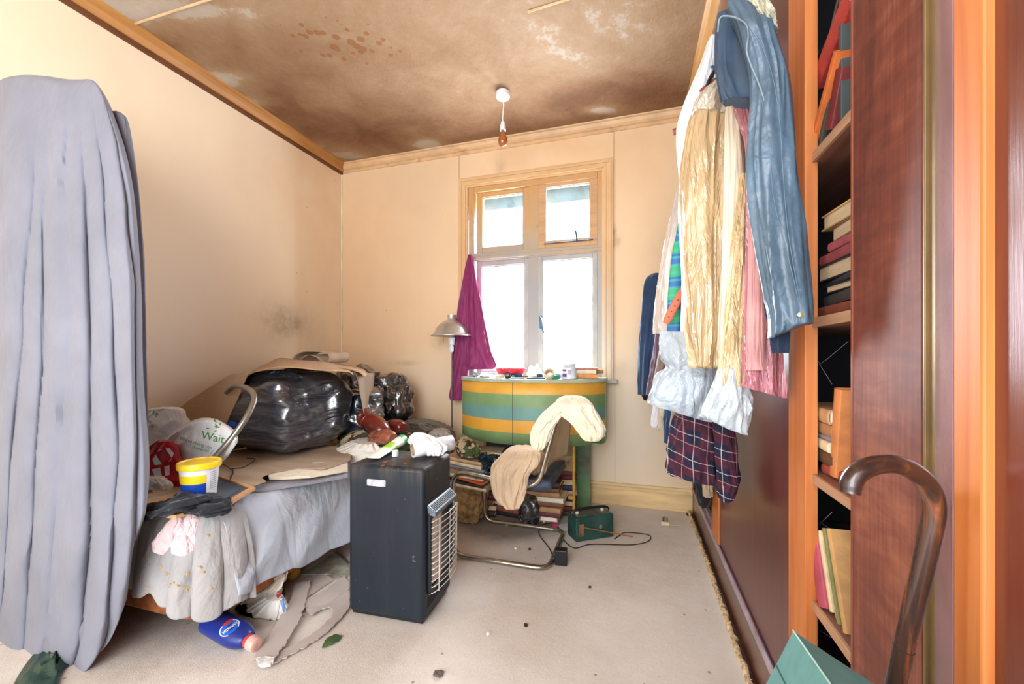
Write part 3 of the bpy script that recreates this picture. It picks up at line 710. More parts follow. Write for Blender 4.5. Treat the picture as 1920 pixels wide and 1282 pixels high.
mb = MB(); mb.lathe([(.062, .104), (.068, .106), (.069, .122), (.067, .128), (.060, .129), (.058, .124), (.0, .1245)], tc, 40, caps=False)
mb.build('lid', M('dirty_yellow_lid', (246, 206, 34), .4, var=.06, dirt=(206, 150, 80), dirtamt=.42, dscale=16), tub)

# pair of pale pink socks over the corner
def surf_path(pix3, n=10): return crv(pix3, n)
def flatbody(path, wid, th, seed=0, nu=20, amp=.004, up=None, k=3):
    """soft flat body swept on path: widths list and thickness"""
    P = [Vector(p) for p in path]; m = len(P); mb = MB(); vs = []
    for i in range(m):
        t = (P[min(i+1, m-1)]-P[max(i-1, 0)]).normalized(); u_ = Vector(up) if up else (P[i]-Vector((0, 0, HC))).normalized()*-1
        sd = t.cross(u_).normalized(); nn = sd.cross(t).normalized(); f = i/(m-1)*(len(wid)-1); j = min(int(f), len(wid)-2); w_ = lerp(wid[j], wid[j+1], f-j)
        for q in range(nu):
            a = 2*pi*q/nu; d = amp*ridge(cos(a)*k+seed, sin(a)*k, i/m*5+seed)
            vs.append(P[i]+sd*(cos(a)*(w_+d))+nn*(sin(a)*(th+d)))
    fs = [(i*nu+q, i*nu+(q+1) % nu, (i+1)*nu+(q+1) % nu, (i+1)*nu+q) for i in range(m-1) for q in range(nu)]
    fs += [tuple(range(nu-1, -1, -1)), tuple((m-1)*nu+q for q in range(nu))]
    return mb.add(vs, fs)
m_pink = cloth('pale_dusty_pink_knit', (232, 200, 202), .05, crease=.5, cs=14)
for k, (pts, lab) in enumerate(((((346, 948, BY+.09), (338, 970, BY+.01), (325, 995, BY-.075), (312, 1018, BY-.085), (300, 1036, BY-.088)), 'left one of the pale pink socks hanging over the bed corner'),
                               (((366, 952, BY+.10), (362, 974, BY+.02), (354, 998, BY-.065), (347, 1020, BY-.085), (336, 1040, BY-.088)), 'right one of the pale pink socks hanging over the bed corner'))):
    P = crv([at(x, y, Z=ZB+.028) if i == 0 else (hit(x, y, [mbB], .008) or at(x, y, Y=Y)) for i, (x, y, Y) in enumerate(pts)], 8)
    single('sock', flatbody(P, [.018, .022, .026, .032, .036, .038, .022], .009, k, amp=.0025, k=2), m_pink, lab, 'sock', 'pale pink socks')
# black garment behind them
m_blk = cloth('black_jersey', (34, 36, 44), .2, crease=.6)
P = crv([at(x, y, Z=ZB+z) for x, y, z in ((268, 962, .04), (305, 955, .05), (345, 938, .08), (372, 942, .055), (405, 950, .05), (428, 948, .04))], 10)
single('garment', flatbody(P, [.02, .045, .06, .06, .045, .006], .016, 3, 28, .016, (0, 0, 1), 2), m_blk, 'crumpled black garment on the bed foot in front of the yellow tub', 'clothing')

# ------------------------------------------------------------------ big dust sheet on the left
m_dust = cloth('lilac_grey_dust_sheet', (124, 126, 138), .05, crease=.28, cs=4)
rows = [(156, 20, 110, .0, .15), (160, 5, 160, 0, .5), (185, -25, 186, 0, .9), (225, -45, 206, 0, 1), (300, -60, 226, 0, 1), (400, -70, 243, 0, 1), (560, -80, 254, 0, 1), (720, -85, 261, 0, 1), (850, -85, 268, 0, 1), (940, -85, 262, 0, 1), (1000, -85, 246, 0, 1), (1060, -85, 236, 0, 1), (1120, -80, 222, 0, 1), (1180, -80, 196, .0, 1), (1240, -80, 125, 0, 1), (1290, -80, 70, 0, .9), (1330, -80, 20, 0, .8)]
CR = [[(150, 60), (226, 52), (353, 36), (584, 2), (900, -40), (1290, -70)], [(150, 92), (210, 84), (300, 66), (480, 50), (640, 47), (900, 24), (1100, 8), (1290, -10)],
      [(150, 118), (260, 112), (400, 98), (640, 99), (850, 84), (1050, 68), (1290, 40)], [(150, 140), (300, 140), (420, 146), (640, 150), (940, 150), (1100, 138), (1290, 100)],
      [(150, 152), (210, 164), (395, 182), (640, 197), (840, 209), (960, 196), (1100, 188), (1290, 150)], [(150, 160), (218, 197), (300, 213), (412, 228), (560, 244), (800, 250), (1000, 240), (1290, 196)]]
def sheet_body():
    yd = .95; th = .15; mb = MB(); R_ = rows
    def fn(a, v):
        py, pl, pr, dy, ts = interp(R_, v); L = at(pl, py, Y=yd); L.x = max(L.x, XL+.02); R = at(pr, py, Y=yd); c = (L+R)/2; h = (R-L)/2
        u = 2*pi*a; cu, su = cos(u), sin(u); sq = .55
        sx = math.copysign(abs(cu)**sq, cu); sy = math.copysign(abs(su)**sq, su)
        vd = Vector((c.x, c.y, 0)).normalized(); hd = Vector((vd.y, -vd.x, 0))
        p = c+h*sx-vd*(th*ts*sy*(1 if su > 0 else .3))
        x = sx*h.length                      # metric position along the cloth
        am = .016+.052*sm(.02, .75, v)
        # long folds between creases that fan out from the lifted top corners
        qx = lerp(pl, pr, .5+.5*sx); xs = [lerplist(c_, py+26*N(qx*.02, py*.006, 3)) for c_ in CR]; xs = [max(pl, -150)]+xs+[pr+6]
        d = 0
        for j in range(len(xs)-1):
            if xs[j] <= qx < xs[j+1]:
                wd = (xs[j+1]-xs[j]); f_ = (qx-xs[j])/max(1, wd); hgt = min(.055, wd*.0009)*sm(160, 420, py)*(.75+.5*N(py*.004, j*3.1, 1))
                d = hgt*(max(0, sin(pi*f_))**.75)*(.75+.5*f_)
        d += .016*N(x*6, v*4, 3)+.011*ridge(x*5+v*3, v*5, 8)*sm(.15, .6, v)+.010*ridge(x*3-v*6, v*8+x*4, 4)*sm(.4, .8, v)+.02*N(x*3, v*2.5, 7)
        p -= vd*(d*sm(-.1, .5, su)); p += hd*(.012*cu*ridge(v*5, 3, su))
        p.z += .012*N(x*5, v*2, 9)*sm(0, .1, v)
        return p
    mb.grid(fn, 460, 230, cu=True); return mb
ds = thing('dust_sheet', 'tall lilac-grey dust sheet draped in long folds over something beside the bed', 'dust sheet', (-2.0, .95, 0))
mb = sheet_body()
mb.build('sheet', m_dust, ds)
# higher folded piece behind the first shoulder and the trailing corner at the floor
mb = body([(214, 205, 222, 0, .6), (232, 190, 236, 0, 1), (330, 150, 250), (450, 150, 257), (640, 150, 262), (800, 150, 267), (900, 150, 270), (960, 160, 264), (1010, 180, 250)], .965, .04, .016, 2.2, .8, 4, 120, 90)
mb.build('back_fold', m_dust, ds)
mb = body([(1120, 90, 170, .03, .4), (1160, 76, 180, 0), (1195, 78, 168, 0), (1225, 90, 132, 0), (1246, 100, 116, 0, .5)], .90, .04, .012, 2, 1.5, 7, 80, 40)
mb.build('trailing_corner', cloth('lilac_grey_corner', (118, 118, 128)), ds)
m_dgreen = plastic_sheet('dark_green_polythene', (22, 58, 48), .3, amt=.7, sc=8)
P = [at(x, y, Z=.02) for x, y in ((20, 1300), (60, 1225), (110, 1190), (152, 1200), (160, 1216), (120, 1250), (95, 1300))]
mb = MB(); c = sum(P, Vector())/len(P)
mb.grid(lambda u, v: (lambda q: (q.x, q.y, .012+.022*(1-v)*(1+.8*ridge(u*6, v*3, 2))))(c.lerp(crv(P, 6, True)[int(u*42) % 42], v)), 42, 14, cu=True)
single('plastic_sheeting', mb, m_dgreen, 'dark green polythene lying on the floor under the dust sheet', 'plastic sheet')
# ------------------------------------------------------------------ bags and clutter on the bed
m_bin = plastic_sheet('black_bin_liner', (40, 46, 58), .34, amt=.8, sc=3.2, stretch=(1.0, 1.0, 5), dist=.06, spec=.8, coat=1)
m_bin2 = plastic_sheet('black_bin_liner_crumpled', (24, 26, 32), .3, amt=.9, sc=7, stretch=(1, 1, 1.4), dist=.05, spec=.8, coat=1)
def binbag(pc, Y, rx, ry, z0, z1, seed, label, knot=None, mat=None, amp=.05, k=1.6, tilt=0, sq=.88):
    X = at(pc, 668, Y=Y).x; c = ((X), Y, (z0+z1)/2)
    mb = blob(c, (rx, ry, (z1-z0)/2), seed, 6, amp*.7, k, (1, 1, 1.1), .12, sq, z0, tilt)
    for v in mb.v:  # horizontal strain wrinkles and gathered top
        r = v-Vector(c); zz_ = r.z+.10*N(r.x*3+seed, r.y*3, r.z*2); d = .010*ridge(r.x*2.2+seed, r.y*2.2, zz_*13)+.004*ridge(r.x*5, r.y*5, zz_*34)
        q = Vector((r.x, r.y, 0)).normalized() if r.length > 0 else Vector(); v += q*d
    return mb, c
bx = at(548, 668, Y=1.92).x
mbBag, c1 = binbag(545, 1.88, .305, .27, ZB+.04, .965, 3, '', sq=.70)
b1 = thing('bin_bag', 'large full shiny black bin bag in the middle of the bed under bent cardboard', 'bin bag', (c1[0], c1[1], ZB+.055))
mbBag.build('bag', m_bin, b1)
mb = MB(); random.seed(5)
kc = Vector((c1[0]+.06, c1[1]-.12, .945))
mb.grid(lambda u, v: (kc.x+(.012+.10*v*(1+.5*ridge(u*14, 1, 2)))*cos(2*pi*u), kc.y+(.012+.07*v)*sin(2*pi*u), kc.z+.02-.045*v*v+.014*ridge(u*22, v*4, 1)), 60, 8, cu=True)
mb.build('gathered_neck', m_bin, b1)
mb, c = binbag(664, 2.22, .19, .16, ZB+.04, .84, 8, ''); single('bin_bag', mb, plastic_sheet('blue_black_liner', (24, 36, 56), .3, amt=.8, sc=4, stretch=(1, 1, 4), dist=.05, coat=1), 'smaller blue-black bin bag pressed behind the right of the big one', 'bin bag')
mb, c = binbag(729, 2.62, .165, .15, ZB+.02, .93, 12, '', amp=.045, k=2.2); single('bin_bag', mb, m_bin2, 'upright crumpled black bin bag standing at the head of the bed by the back wall', 'bin bag')
mb, c = binbag(668, 2.5, .15, .12, .60, .985, 15, '', amp=.04, k=2.4); single('bin_bag', mb, m_bin2, 'black bin bag peeping over the bent cardboard by the room corner', 'bin bag')
mb, c = binbag(697, 2.36, .055, .08, ZB+.04, .80, 21, '', amp=.03, k=2.4); single('plastic_sack', mb, plastic_sheet('smoky_grey_film', (58, 62, 74), .2, amt=.9), 'smoky grey plastic sack squeezed between two black bin bags', 'plastic bag')
mb, c = binbag(448, 1.80, .07, .12, ZB+.05, .93, 31, '', amp=.04, k=2.2); single('plastic_sack', mb, m_bin2, 'dark sack hidden under the cardboard flap left of the big bin bag', 'plastic bag')
mb = body([(722, 440, 470), (745, 436, 474), (765, 430, 466), (800, 418, 460), (812, 424, 450)], 1.66, .035, .012, 2.4, 1.5, 3, 60, 30)
single('fabric_bundle', mb, cloth('grey_brown_silky_fabric', (120, 104, 98), .15), 'grey-brown silky fabric under the left cardboard flap behind the metal hoop', 'cloth')
mb = body([(788, 424, 440), (800, 420, 446), (815, 418, 442), (826, 424, 436)], 1.60, .03, .01, 2.4, 1.5, 6, 50, 24)
single('plastic_bag', mb, plastic_sheet('bright_blue_film', (24, 76, 160), .25), 'small bright blue plastic bag behind the metal hoop', 'plastic bag')

# cardboard bent over the bags
def bentsheet(front, back, Yf, Yb, nv=14, wav=.004, seed=0, n=8):
    Fp = crv([at(x, y, Y=Yf) for x, y in front], n); Bp = crv([at(x, y, Y=Yb) for x, y in back], n); mb = MB(); m = len(Fp)-1
    mb.grid(lambda u, v: (lambda q: (q.x, q.y, q.z+wav*N(u*6, v*4, seed)))(Fp[round(u*m)].lerp(Bp[round(u*m)], v)), m, nv); return mb
mb = bentsheet([(420, 806), (430, 780), (440, 750), (463, 706), (500, 692), (545, 689), (600, 693), (652, 697), (662, 702)],
               [(455, 790), (458, 760), (462, 730), (470, 700), (505, 680), (524, 672), (560, 674), (610, 680), (650, 690), (668, 694)], 1.64, 1.96, wav=.006)
sh1 = single('cardboard_sheet', mb, m_cardl, 'large brown cardboard bent over the big bin bag with a flap towards the left wall', 'cardboard', solid=.005)
P = [at(x, y, Y=Y) for x, y, Y in ((338, 764, 1.575), (352, 752, 1.58), (380, 734, 1.59), (430, 703, 1.61), (466, 697, 1.62), (458, 716, 1.61), (446, 745, 1.60), (432, 775, 1.59), (420, 804, 1.58), (385, 806, 1.57), (350, 806, 1.57))]
mb = MB(); mb.prism(P, (0, .004, 0)); single('cardboard_flap', mb, m_cardl, 'brown cardboard flap standing against the left wall behind the white carrier bags', 'cardboard', smooth=False, tri=True)
mb = bentsheet([(655, 697), (668, 703), (676, 740), (683, 776)], [(700, 700), (701, 710), (697, 745), (690, 780)], 2.0, 2.25, seed=4)
single('cardboard_sheet', mb, m_card, 'grey-brown cardboard panel hanging down the right side of the big bin bag', 'cardboard', solid=.004)
mb = bentsheet([(534, 683), (560, 687), (600, 692), (640, 690), (672, 697), (684, 706)], [(528, 672), (560, 676), (600, 672), (640, 682), (676, 690), (690, 700)], 1.78, 2.3, seed=8)
single('cardboard_sheet', mb, m_cardl, 'second layer of brown cardboard on the very top of the bags', 'cardboard', solid=.005)
# rolled strip of card on top
P = crv([at(x, y, Y=1.98) for x, y in ((545, 682), (552, 668), (566, 660), (585, 659), (604, 660), (615, 664), (617, 674), (610, 681), (601, 676), (590, 668), (575, 666), (562, 674), (556, 683))], 8)
mb = MB(); m = len(P)-1; mb.grid(lambda u, v: P[round(u*m)]+Vector((.04*v, .13*v, .006*v)), m, 8)
single('cardboard_curl', mb, m_card, 'curled strip of grey-brown card looped on top of the bags', 'cardboard', solid=.003)
P = [at(x, y, Y=2.55) for x, y in ((678, 699), (708, 698), (701, 715), (686, 712))]
mb = MB(); mb.prism(P, (.01, .02, 0)); single('cardboard_flap', mb, M('dark_card', (92, 84, 78), .9), 'dark card corner sticking up beside the upright bin bag', 'cardboard', smooth=False)

# metal hoop
m_nick = M('tarnished_tube_steel', (150, 146, 136), .34, .8, var=.15, dirt=(110, 98, 84), dirtamt=.3)
P = crv([at(x, y, Y=Y) for x, y, Y in ((392, 872, 1.24), (407, 853, 1.26), (432, 824, 1.29), (456, 792, 1.33), (471, 765, 1.37), (477, 746, 1.40), (471, 733, 1.43), (455, 725, 1.47), (440, 724, 1.52), (425, 735, 1.57))], 10)
mb = MB(); mb.tube(P, .0125, 14); single('metal_hoop', mb, m_nick, 'curved tarnished steel tube hoop leaning between the carrier bags and the big bin bag', 'metal tube')

# wire coat hanger on the cardboard
m_wire = M('dark_wire', (46, 42, 42), .5, .5)
P = crv([at(x, y, Z=ZB+.062) for x, y in ((397, 867), (420, 871), (432, 879), (438, 878), (455, 876), (472, 867), (478, 861), (472, 859), (462, 859))], 6)
mb = MB(); mb.tube(P, .0021, 6); P = crv([at(x, y, Z=ZB+.060) for x, y in ((436, 878), (437, 886), (434, 893), (432, 898))], 5); mb.tube(P, .0021, 6)
single('coat_hanger', mb, m_wire, 'bent dark wire coat hanger lying on the flat cardboard', 'coat hanger')

# carrier bags
m_bagw = plastic_sheet('white_carrier_plastic', (240, 244, 244), .3, amt=.6, sc=7, stretch=(1, 1, 1), var=.04, dist=.02, spec=.45)
m_grn = M('carrier_bag_green_print', (70, 150, 70), .5, var=.04); m_gry = M('pale_grey_print', (150, 176, 172), .5)
m_red = plastic_sheet('crimson_print_plastic', (186, 30, 46), .22, amt=.5, sc=6, stretch=(1, 1, 1), var=.08)
def carrier(rows, Y, th, seed, label, mat=m_bagw, name='carrier_bag', amp=.02, k=1.7):
    mb = body(rows, Y, th, amp, k, 2.2, seed, 130, 80, .35, .6, .8)
    for v in mb.v: v.z = max(v.z, ZB+.022+.004*N(v.x*9, v.y*9))
    r = thing(name, label, 'carrier bag', tuple(sum(mb.v, Vector())/len(mb.v)))
    mb.build('bag', mat, r); return mb, r
def decals(mb, r, txts):
    for txt, p0, sz, ang, mat in txts:
        vs, fs = textmesh(txt, 1); ca, sa = cos(radians(ang)), sin(radians(ang))
        d = decal_mb(mb, vs, fs, affine(p0, (sz*ca, sz*sa), (sz*sa, -sz*ca)), .0016, 1)
        if d.v: d.build('printed_text', mat, r, False)
mbA, rA = carrier([(764, 300, 328, 0, .5), (768, 285, 336, 0, .8), (790, 266, 345), (815, 262, 352), (845, 262, 352), (880, 262, 340)], 1.40, .05, 2, 'white carrier bag with green lettering standing furthest back beside the dust sheet')
decals(mbA, rA, [('se', (284, 774), 15, 38, m_grn), ('nsibly', (274, 786), 9, 52, m_grn)])
mbW, rW = carrier([(785, 378, 394, 0, .5), (792, 356, 412, 0, .8), (806, 334, 430), (822, 318, 438), (842, 300, 430), (864, 290, 412), (885, 292, 380), (900, 300, 352)], 1.31, .06, 5, 'white carrier bag with green lettering leaning against the metal hoop', amp=.016)
decals(mbW, rW, [('Wait', (376, 822), 22, 12, m_grn), ("We're doing the", (336, 824), 9.5, 17, m_grn), ('(honestly)', (360, 840), 8, 14, m_grn)])
# leaf-like tangle printed at its top
lf = []
for i in range(9):
    a = random.uniform(0, 6.28); x0, y0 = 404+random.gauss(0, 6), 800+random.gauss(0, 6); lf.append((x0, y0, a))
q = MB()
for x0, y0, a in lf:
    d = decal_mb(mbW, [(-4, 0), (0, -1.4), (4, 0), (0, 1.4)], [(0, 1, 2, 3)], lambda x, y: (x0+x*cos(a)-y*sin(a), y0+x*sin(a)+y*cos(a)), .0016)
    q.add(d.v, d.f)
if q.v: q.build('leaf_print', m_grn, rW, False)
mbR, rR = carrier([(826, 300, 318, 0, .5), (838, 284, 328, 0, .8), (856, 266, 334), (878, 262, 342), (894, 264, 348), (908, 280, 340), (915, 304, 328)], 1.245, .045, 9, 'crimson and white carrier bag crumpled beside the dust sheet', mat=m_red, amp=.014)
def poly_decal(mb, r, polys, mat, name, lift=.0014, sub=3):
    q = MB()
    for pts in polys:
        d = decal_mb(mb, pts, [tuple(range(len(pts)))], lambda x, y: (x, y), lift, sub); q.add(d.v, d.f)
    if q.v: q.build(name, mat, r, False)
poly_decal(mbR, rR, [[(286, 862), (298, 842), (318, 840), (326, 850), (320, 864), (306, 870), (290, 872)], [(284, 880), (300, 876), (304, 894), (292, 896)], [(308, 874), (318, 872), (318, 890), (310, 892)]], m_bagw, 'white_print', .002, 3)
poly_decal(mbW, rW, [[(300, 834), (314, 827), (332, 832), (329, 850), (320, 870), (312, 866), (322, 850), (320, 838), (306, 842), (297, 852), (290, 846)]], m_red, 'red_print', .002, 3)
mbL, rL = carrier([(894, 266, 304, 0, .7), (905, 262, 318), (920, 262, 316), (934, 264, 296)], 1.19, .035, 14, 'lowest whitish carrier bag squashed under the red one', amp=.01)

# boots on the far end of the bed
m_boot = M('oxblood_leather', (96, 34, 26), .25, var=.25, bump=.3, bs=30, coat=.4, dirt=(60, 24, 20), dirtamt=.35)
m_sole = M('black_rubber_sole', (22, 20, 20), .6); m_lace = M('dark_brown_lace', (60, 40, 32), .8)
def boot(name, label, px_heel, px_toe, px_top, Y, sc=1.0, mat=m_boot, group='scuffed leather boots', tn=.045):
    A = at(*px_heel, Y=Y); B = at(*px_toe, Y=Y-.05); T = at(*px_top, Y=Y+.02); r = thing(name, label, 'boot', tuple(A))
    mb = MB(); P = crv([A+(B-A)*t+Vector((0, 0, h)) for t, h in ((-.08, 0), (.2, .012), (.5, .008), (.8, -.002), (.98, -.01))], 6)
    n_ = len(P)-1; mb.tube(P, [tn*sc*(.5+.62*sin(pi*min(1, max(0, (i/n_)*.86+.10)))**.6) for i in range(n_+1)], 18)
    mb.build('boot_foot', mat, r)
    mb = MB(); P = crv([A+Vector((0, 0, .0)), A.lerp(T, .45)+Vector((0, 0, .006)), T], 6); mb.tube(P, [tn*sc*(.98+.12*sin(i*.9)) for i in range(len(P))], 18); mb.build('boot_shaft', mat, r)
    mb = MB(); D = (B-A); P = crv([A+D*t+Vector((0, 0, -tn*sc*.82)) for t in (-.15, .2, .5, .8, 1.05)], 5); mb.tube(P, [tn*sc*k for k in [.7]*3+[.8]*6+[.7]*6+[.78]*5+[.5]], 12, flat=.3); mb.build('sole', m_sole, r)
    mb = MB(); 
    for i in range(5):
        c = A.lerp(T, .25+.15*i) if i > 2 else A.lerp(B, .45-.14*i); c = c+Vector((-.01, -tn*sc*.9, tn*sc*.35)); mb.tube([c+Vector((-.014, 0, .006)), c+Vector((0, -.008, 0)), c+Vector((.014, 0, -.006))], .0022, 6)
    mb.build('laces', m_lace, r)
boot('boot', 'oxblood lace-up boot lying with its dark toe to the right by the bin bags', (692, 790), (722, 812), (680, 780), 2.02, 1.1)
boot('boot', 'round-toed oxblood boot half under the upright bin bag', (728, 806), (757, 800), (715, 812), 2.20, 1.0)
boot('boot', 'brown unlaced boot lying lowest of the three, just behind the heater', (708, 826), (738, 818), (700, 820), 1.92, .85, M('scuffed_brown_leather', (122, 70, 50), .4, var=.3, bump=.4, bs=30))

# cloth piles
def camo():
    n = NT('camouflage_cloth'); a = n.noise(12, 2); b = n.noise(15, 2, n.mp((1, 1, 1), (0, 0, 0), (5, 2, 1)))
    c = n.mix(n.math('GREATER_THAN', a, .52), (186, 168, 136), (76, 92, 50)); c = n.mix(n.math('GREATER_THAN', b, .60), c, (72, 54, 40)); n.col(c); n.b.inputs['Roughness'].default_value = .9
    n.bump(n.noise(9, 5), .4, .02); return n.m
m_camo = camo()
def heap(name, rows, Y, th, seed, mat, label, cat='clothing', amp=.016, k=2.6, kv=2.4, **kw):
    mb = body(rows, Y, th, amp, k, kv, seed, 90, 44, .45, .7, .85); return single(name, mb, mat, label, cat, **kw)
heap('camouflage_cloth', [(806, 674, 694), (815, 652, 700), (826, 640, 700), (838, 632, 690), (846, 640, 670)], 2.08, .10, 3, m_camo, 'camouflage-pattern cloth beside the big bin bag under the boots')
heap('white_cloth', [(826, 668, 704), (838, 640, 716), (850, 626, 720), (862, 620, 705), (870, 640, 690)], 1.92, .09, 6, cloth('off_white_cloth', (222, 214, 202), .05, dirt=(190, 160, 130), dirtamt=.25), 'off-white crumpled cloth on the bed left of the heater')
heap('brown_cloth', [(815, 735, 775), (822, 725, 782), (834, 722, 784), (842, 735, 775)], 2.32, .08, 8, m_camo, 'camouflage-pattern cloth under the round-toed boot')
heap('clothes_heap', [(789, 770, 800), (794, 764, 818), (804, 760, 834), (816, 762, 840), (828, 772, 838)], 2.58, .10, 11, cloth('olive_grey_cotton', (112, 102, 90), .15, crease=.6), 'olive-grey crumpled clothes on the far end of the bed by the lamp pole', amp=.045, k=3.6)
heap('clothes_heap', [(786, 768, 782), (790, 764, 796), (798, 764, 800), (806, 768, 790)], 2.66, .06, 13, cloth('black_lace_cloth', (34, 32, 34)), 'small black garment on top of the olive-grey clothes', amp=.02, k=3)
heap('clothes_heap', [(806, 815, 838), (815, 806, 843), (828, 804, 844), (838, 812, 842)], 2.42, .07, 15, cloth('pale_grey_fleece', (164, 156, 146)), 'pale grey fabric bunched beside the lamp pole behind the heater', amp=.016)
# ------------------------------------------------------------------ gas heater
m_hb = NT('charcoal_enamel_dusty')
_st = m_hb.noise(26, 5, m_hb.mp((1, 1, .07)), .65); _g = m_hb.sep()
_c = m_hb.ramp(m_hb.noise(3, 4), [(.3, (24, 31, 40)), (.7, (33, 41, 51))])
_c = m_hb.mix(m_hb.math('MULTIPLY', m_hb.ramp(_st, [(.52, (0, 0, 0)), (.75, (255, 255, 255))]), .18), _c, (64, 68, 72))
_top = m_hb.math('SUBTRACT', 1, m_hb.math('MULTIPLY', m_hb.math('SUBTRACT', .617, _g[2]), 13)); _top = m_hb.math('MAXIMUM', _top, 0)
_c = m_hb.mix(m_hb.math('MULTIPLY', _top, m_hb.ramp(_st, [(.40, (0, 0, 0)), (.62, (150, 150, 150))])), _c, (120, 104, 88))
m_hb.col(m_hb.mix(m_hb.ramp(m_hb.noise(34, 3), [(.70, (0, 0, 0)), (.74, (170, 170, 170))]), _c, (150, 150, 148)))
m_hb.b.inputs['Specular IOR Level'].default_value = .3; m_hb.b.inputs['Roughness'].default_value = .45; m_hb.bump(m_hb.noise(60, 3), .08, .002)
hA, hB, hD = at(795, 1180, Z=0), at(653, 1155, Z=0), at(859, 1108, Z=0)
ux = (hA-hB); Wd = ux.length; ux.normalize(); uy = Vector((-ux.y, ux.x, 0)); Dp = (hD-hA).dot(uy)
hD = hA+uy*Dp; hE = hB+uy*Dp; HH = .617
print('heater', Wd, Dp)
heater = thing('gas_heater', 'charcoal portable cabinet gas heater with dusty top and white wire guard', 'heater', tuple((hA+hE)/2))
HM = Matrix((( ux.x, uy.x, 0, hB.x), (ux.y, uy.y, 0, hB.y), (0, 0, 1, 0), (0, 0, 0, 1)))   # local: x along front face towards the guard side, y backwards
def hbox(mb, x0, x1, y0, y1, z0, z1, mi=0): return mb.box(x0, x1, y0, y1, z0, z1, mi, HM)
mb = MB(); hbox(mb, 0, Wd, 0, Dp, .022, HH); mb.build('cabinet', m_hb.m, heater, bevel=.016)
mb = MB(); hbox(mb, .012, Wd-.012, .012, Dp-.012, .012, .030); mb.build('base_skirt', m_dark, heater, False)
for x, y in ((.05, .04), (Wd-.05, .04), (.05, Dp-.04), (Wd-.05, Dp-.04)):
    mb = MB(); c_ = HM @ Vector((x, y, 0)); mb.tube([c_+Vector((0, -.01, .014)), c_+Vector((0, .01, .014))], .0125, 12); mb.build('castor', m_dark, heater)
# hand hole in the side
def hx_(px, py): p = at(px, py, Y=hB.y); return (p-hB).dot(ux), p.z
x0, z1 = hx_(687, 898); x1, z0 = hx_(721, 914)
mb = MB(); rr = rrect(x0, x1, z0, z1, .005, 4); mb.prism([HM @ Vector((x, -.0012, z)) for x, z in rr], tuple(uy*.004)); o = mb.build('hand_hole', M('pale_dusty_hole', (176, 178, 190), .7, var=.2, scale=30), heater, False); o['label'] = 'pale rounded hand hole'
# guard side: surround, bowl, ceramic plaques, slatted hood, wire guard
XS = Wd
def gp(y, z, out=0): return HM @ Vector((XS+out, y, z))
gy0, gy1, gz0, gz1 = .028, Dp-.012, .118, .440
mb = MB(); ringp = [(gy0, gz0), (gy1, gz0), (gy1, gz1), (gy0, gz1)]
for (a0, a1, b0, b1) in ((gy0, gy0+.018, gz0, gz1), (gy1-.018, gy1, gz0, gz1), (gy0, gy1, gz0, gz0+.016)): mb.box(XS-.002, XS+.014, a0, a1, b0, b1, 0, HM)
mb.build('heater_surround', M('black_satin_surround', (26, 30, 36), .35), heater, False, bevel=.005)
mb = MB(); mb.box(XS-.001, XS+.003, gy0+.01, gy1-.01, gz0+.01, gz1, 0, HM); mb.build('reflector', M('dull_steel_reflector', (120, 124, 126), .3, .8, dirt=(60, 54, 50)), heater, False)
# hood with slots
mb = MB(); m_hood = M('blue_grey_hood', (104, 112, 124), .4, .3)
mb.add([gp(gy0, gz1-.012, .004), gp(gy1, gz1-.012, .004), gp(gy1, gz1-.018, .034), gp(gy0, gz1-.018, .034), gp(gy0, gz1+.026, .0), gp(gy1, gz1+.026, .0), gp(gy1-.004, gz1-.002, .036), gp(gy0+.004, gz1-.002, .036)], [(0, 1, 2, 3), (7, 6, 5, 4), (3, 2, 6, 7), (0, 3, 7, 4), (1, 5, 6, 2)])
hood = mb.build('hood', m_hood, heater, False, bevel=.004)
mb = MB()
for i in range(17):
    y = lerp(gy0+.015, gy1-.02, i/16); a, b = gp(y, gz1+.021, .006), gp(y, gz1+.003, .031); nrm = Vector((0, 0, 1))
    mb.add([a+Vector((0, 0, .0018)), gp(y+.007, gz1+.021, .006)+Vector((0, 0, .0018)), gp(y+.007, gz1+.003, .031)+Vector((0, 0, .0018)), b+Vector((0, 0, .0018))], [(0, 1, 2, 3)])
mb.build('hood_slots', m_dark, hood, False, solid=.0006)
n = NT('white_ceramic_plaque'); _s = n.sep(); g1 = n.stripe(_s[2], .024, .08); g2 = n.stripe(_s[1], .03, .08)
c = n.mix(n.math('MAXIMUM', g1, g2), (222, 208, 200), (120, 104, 96)); c = n.mix(n.ramp(n.noise(8, 5), [(.5, (0, 0, 0)), (.7, (120, 120, 120))]), c, (170, 140, 120)); n.col(c); n.b.inputs['Roughness'].default_value = .8
for i in range(3):
    mb = MB(); z0 = gz0+.03+i*.088; mb.box(XS+.002, XS+.010, gy0+.022, gy0+.115, z0, z0+.082, 0, HM); mb.build('ceramic_plaque', n.m, heater, False, bevel=.001)
m_gw = M('white_coated_wire', (216, 212, 204), .35, .2, dirt=(150, 130, 110), dirtamt=.3)
guard = MB(); nb_ = 13
for i in range(nb_):
    z = lerp(gz0+.008, gz1-.035, i/(nb_-1)); guard.tube(crv([gp(gy0+.01, z-.012, .004), gp(gy0+.02, z, .030), gp((gy0+gy1)/2, z, .044), gp(gy1-.02, z, .036), gp(gy1-.006, z, .006)], 5), .0019, 6)
for y in (gy0+.03, (gy0+gy1)/2+.02, gy1-.018): guard.tube([gp(y, gz0+.004, .036), gp(y, gz1-.03, .040)], .0017, 6)
guard.build('wire_guard', m_gw, heater)
mb = MB()
for i in range(5): z = .47+i*.006; mb.box(XS-.001, XS+.0012, .01, Dp-.01, z, z+.0025, 0, HM)
mb.build('upper_vent_lines', m_dark, heater, False); mb = MB()
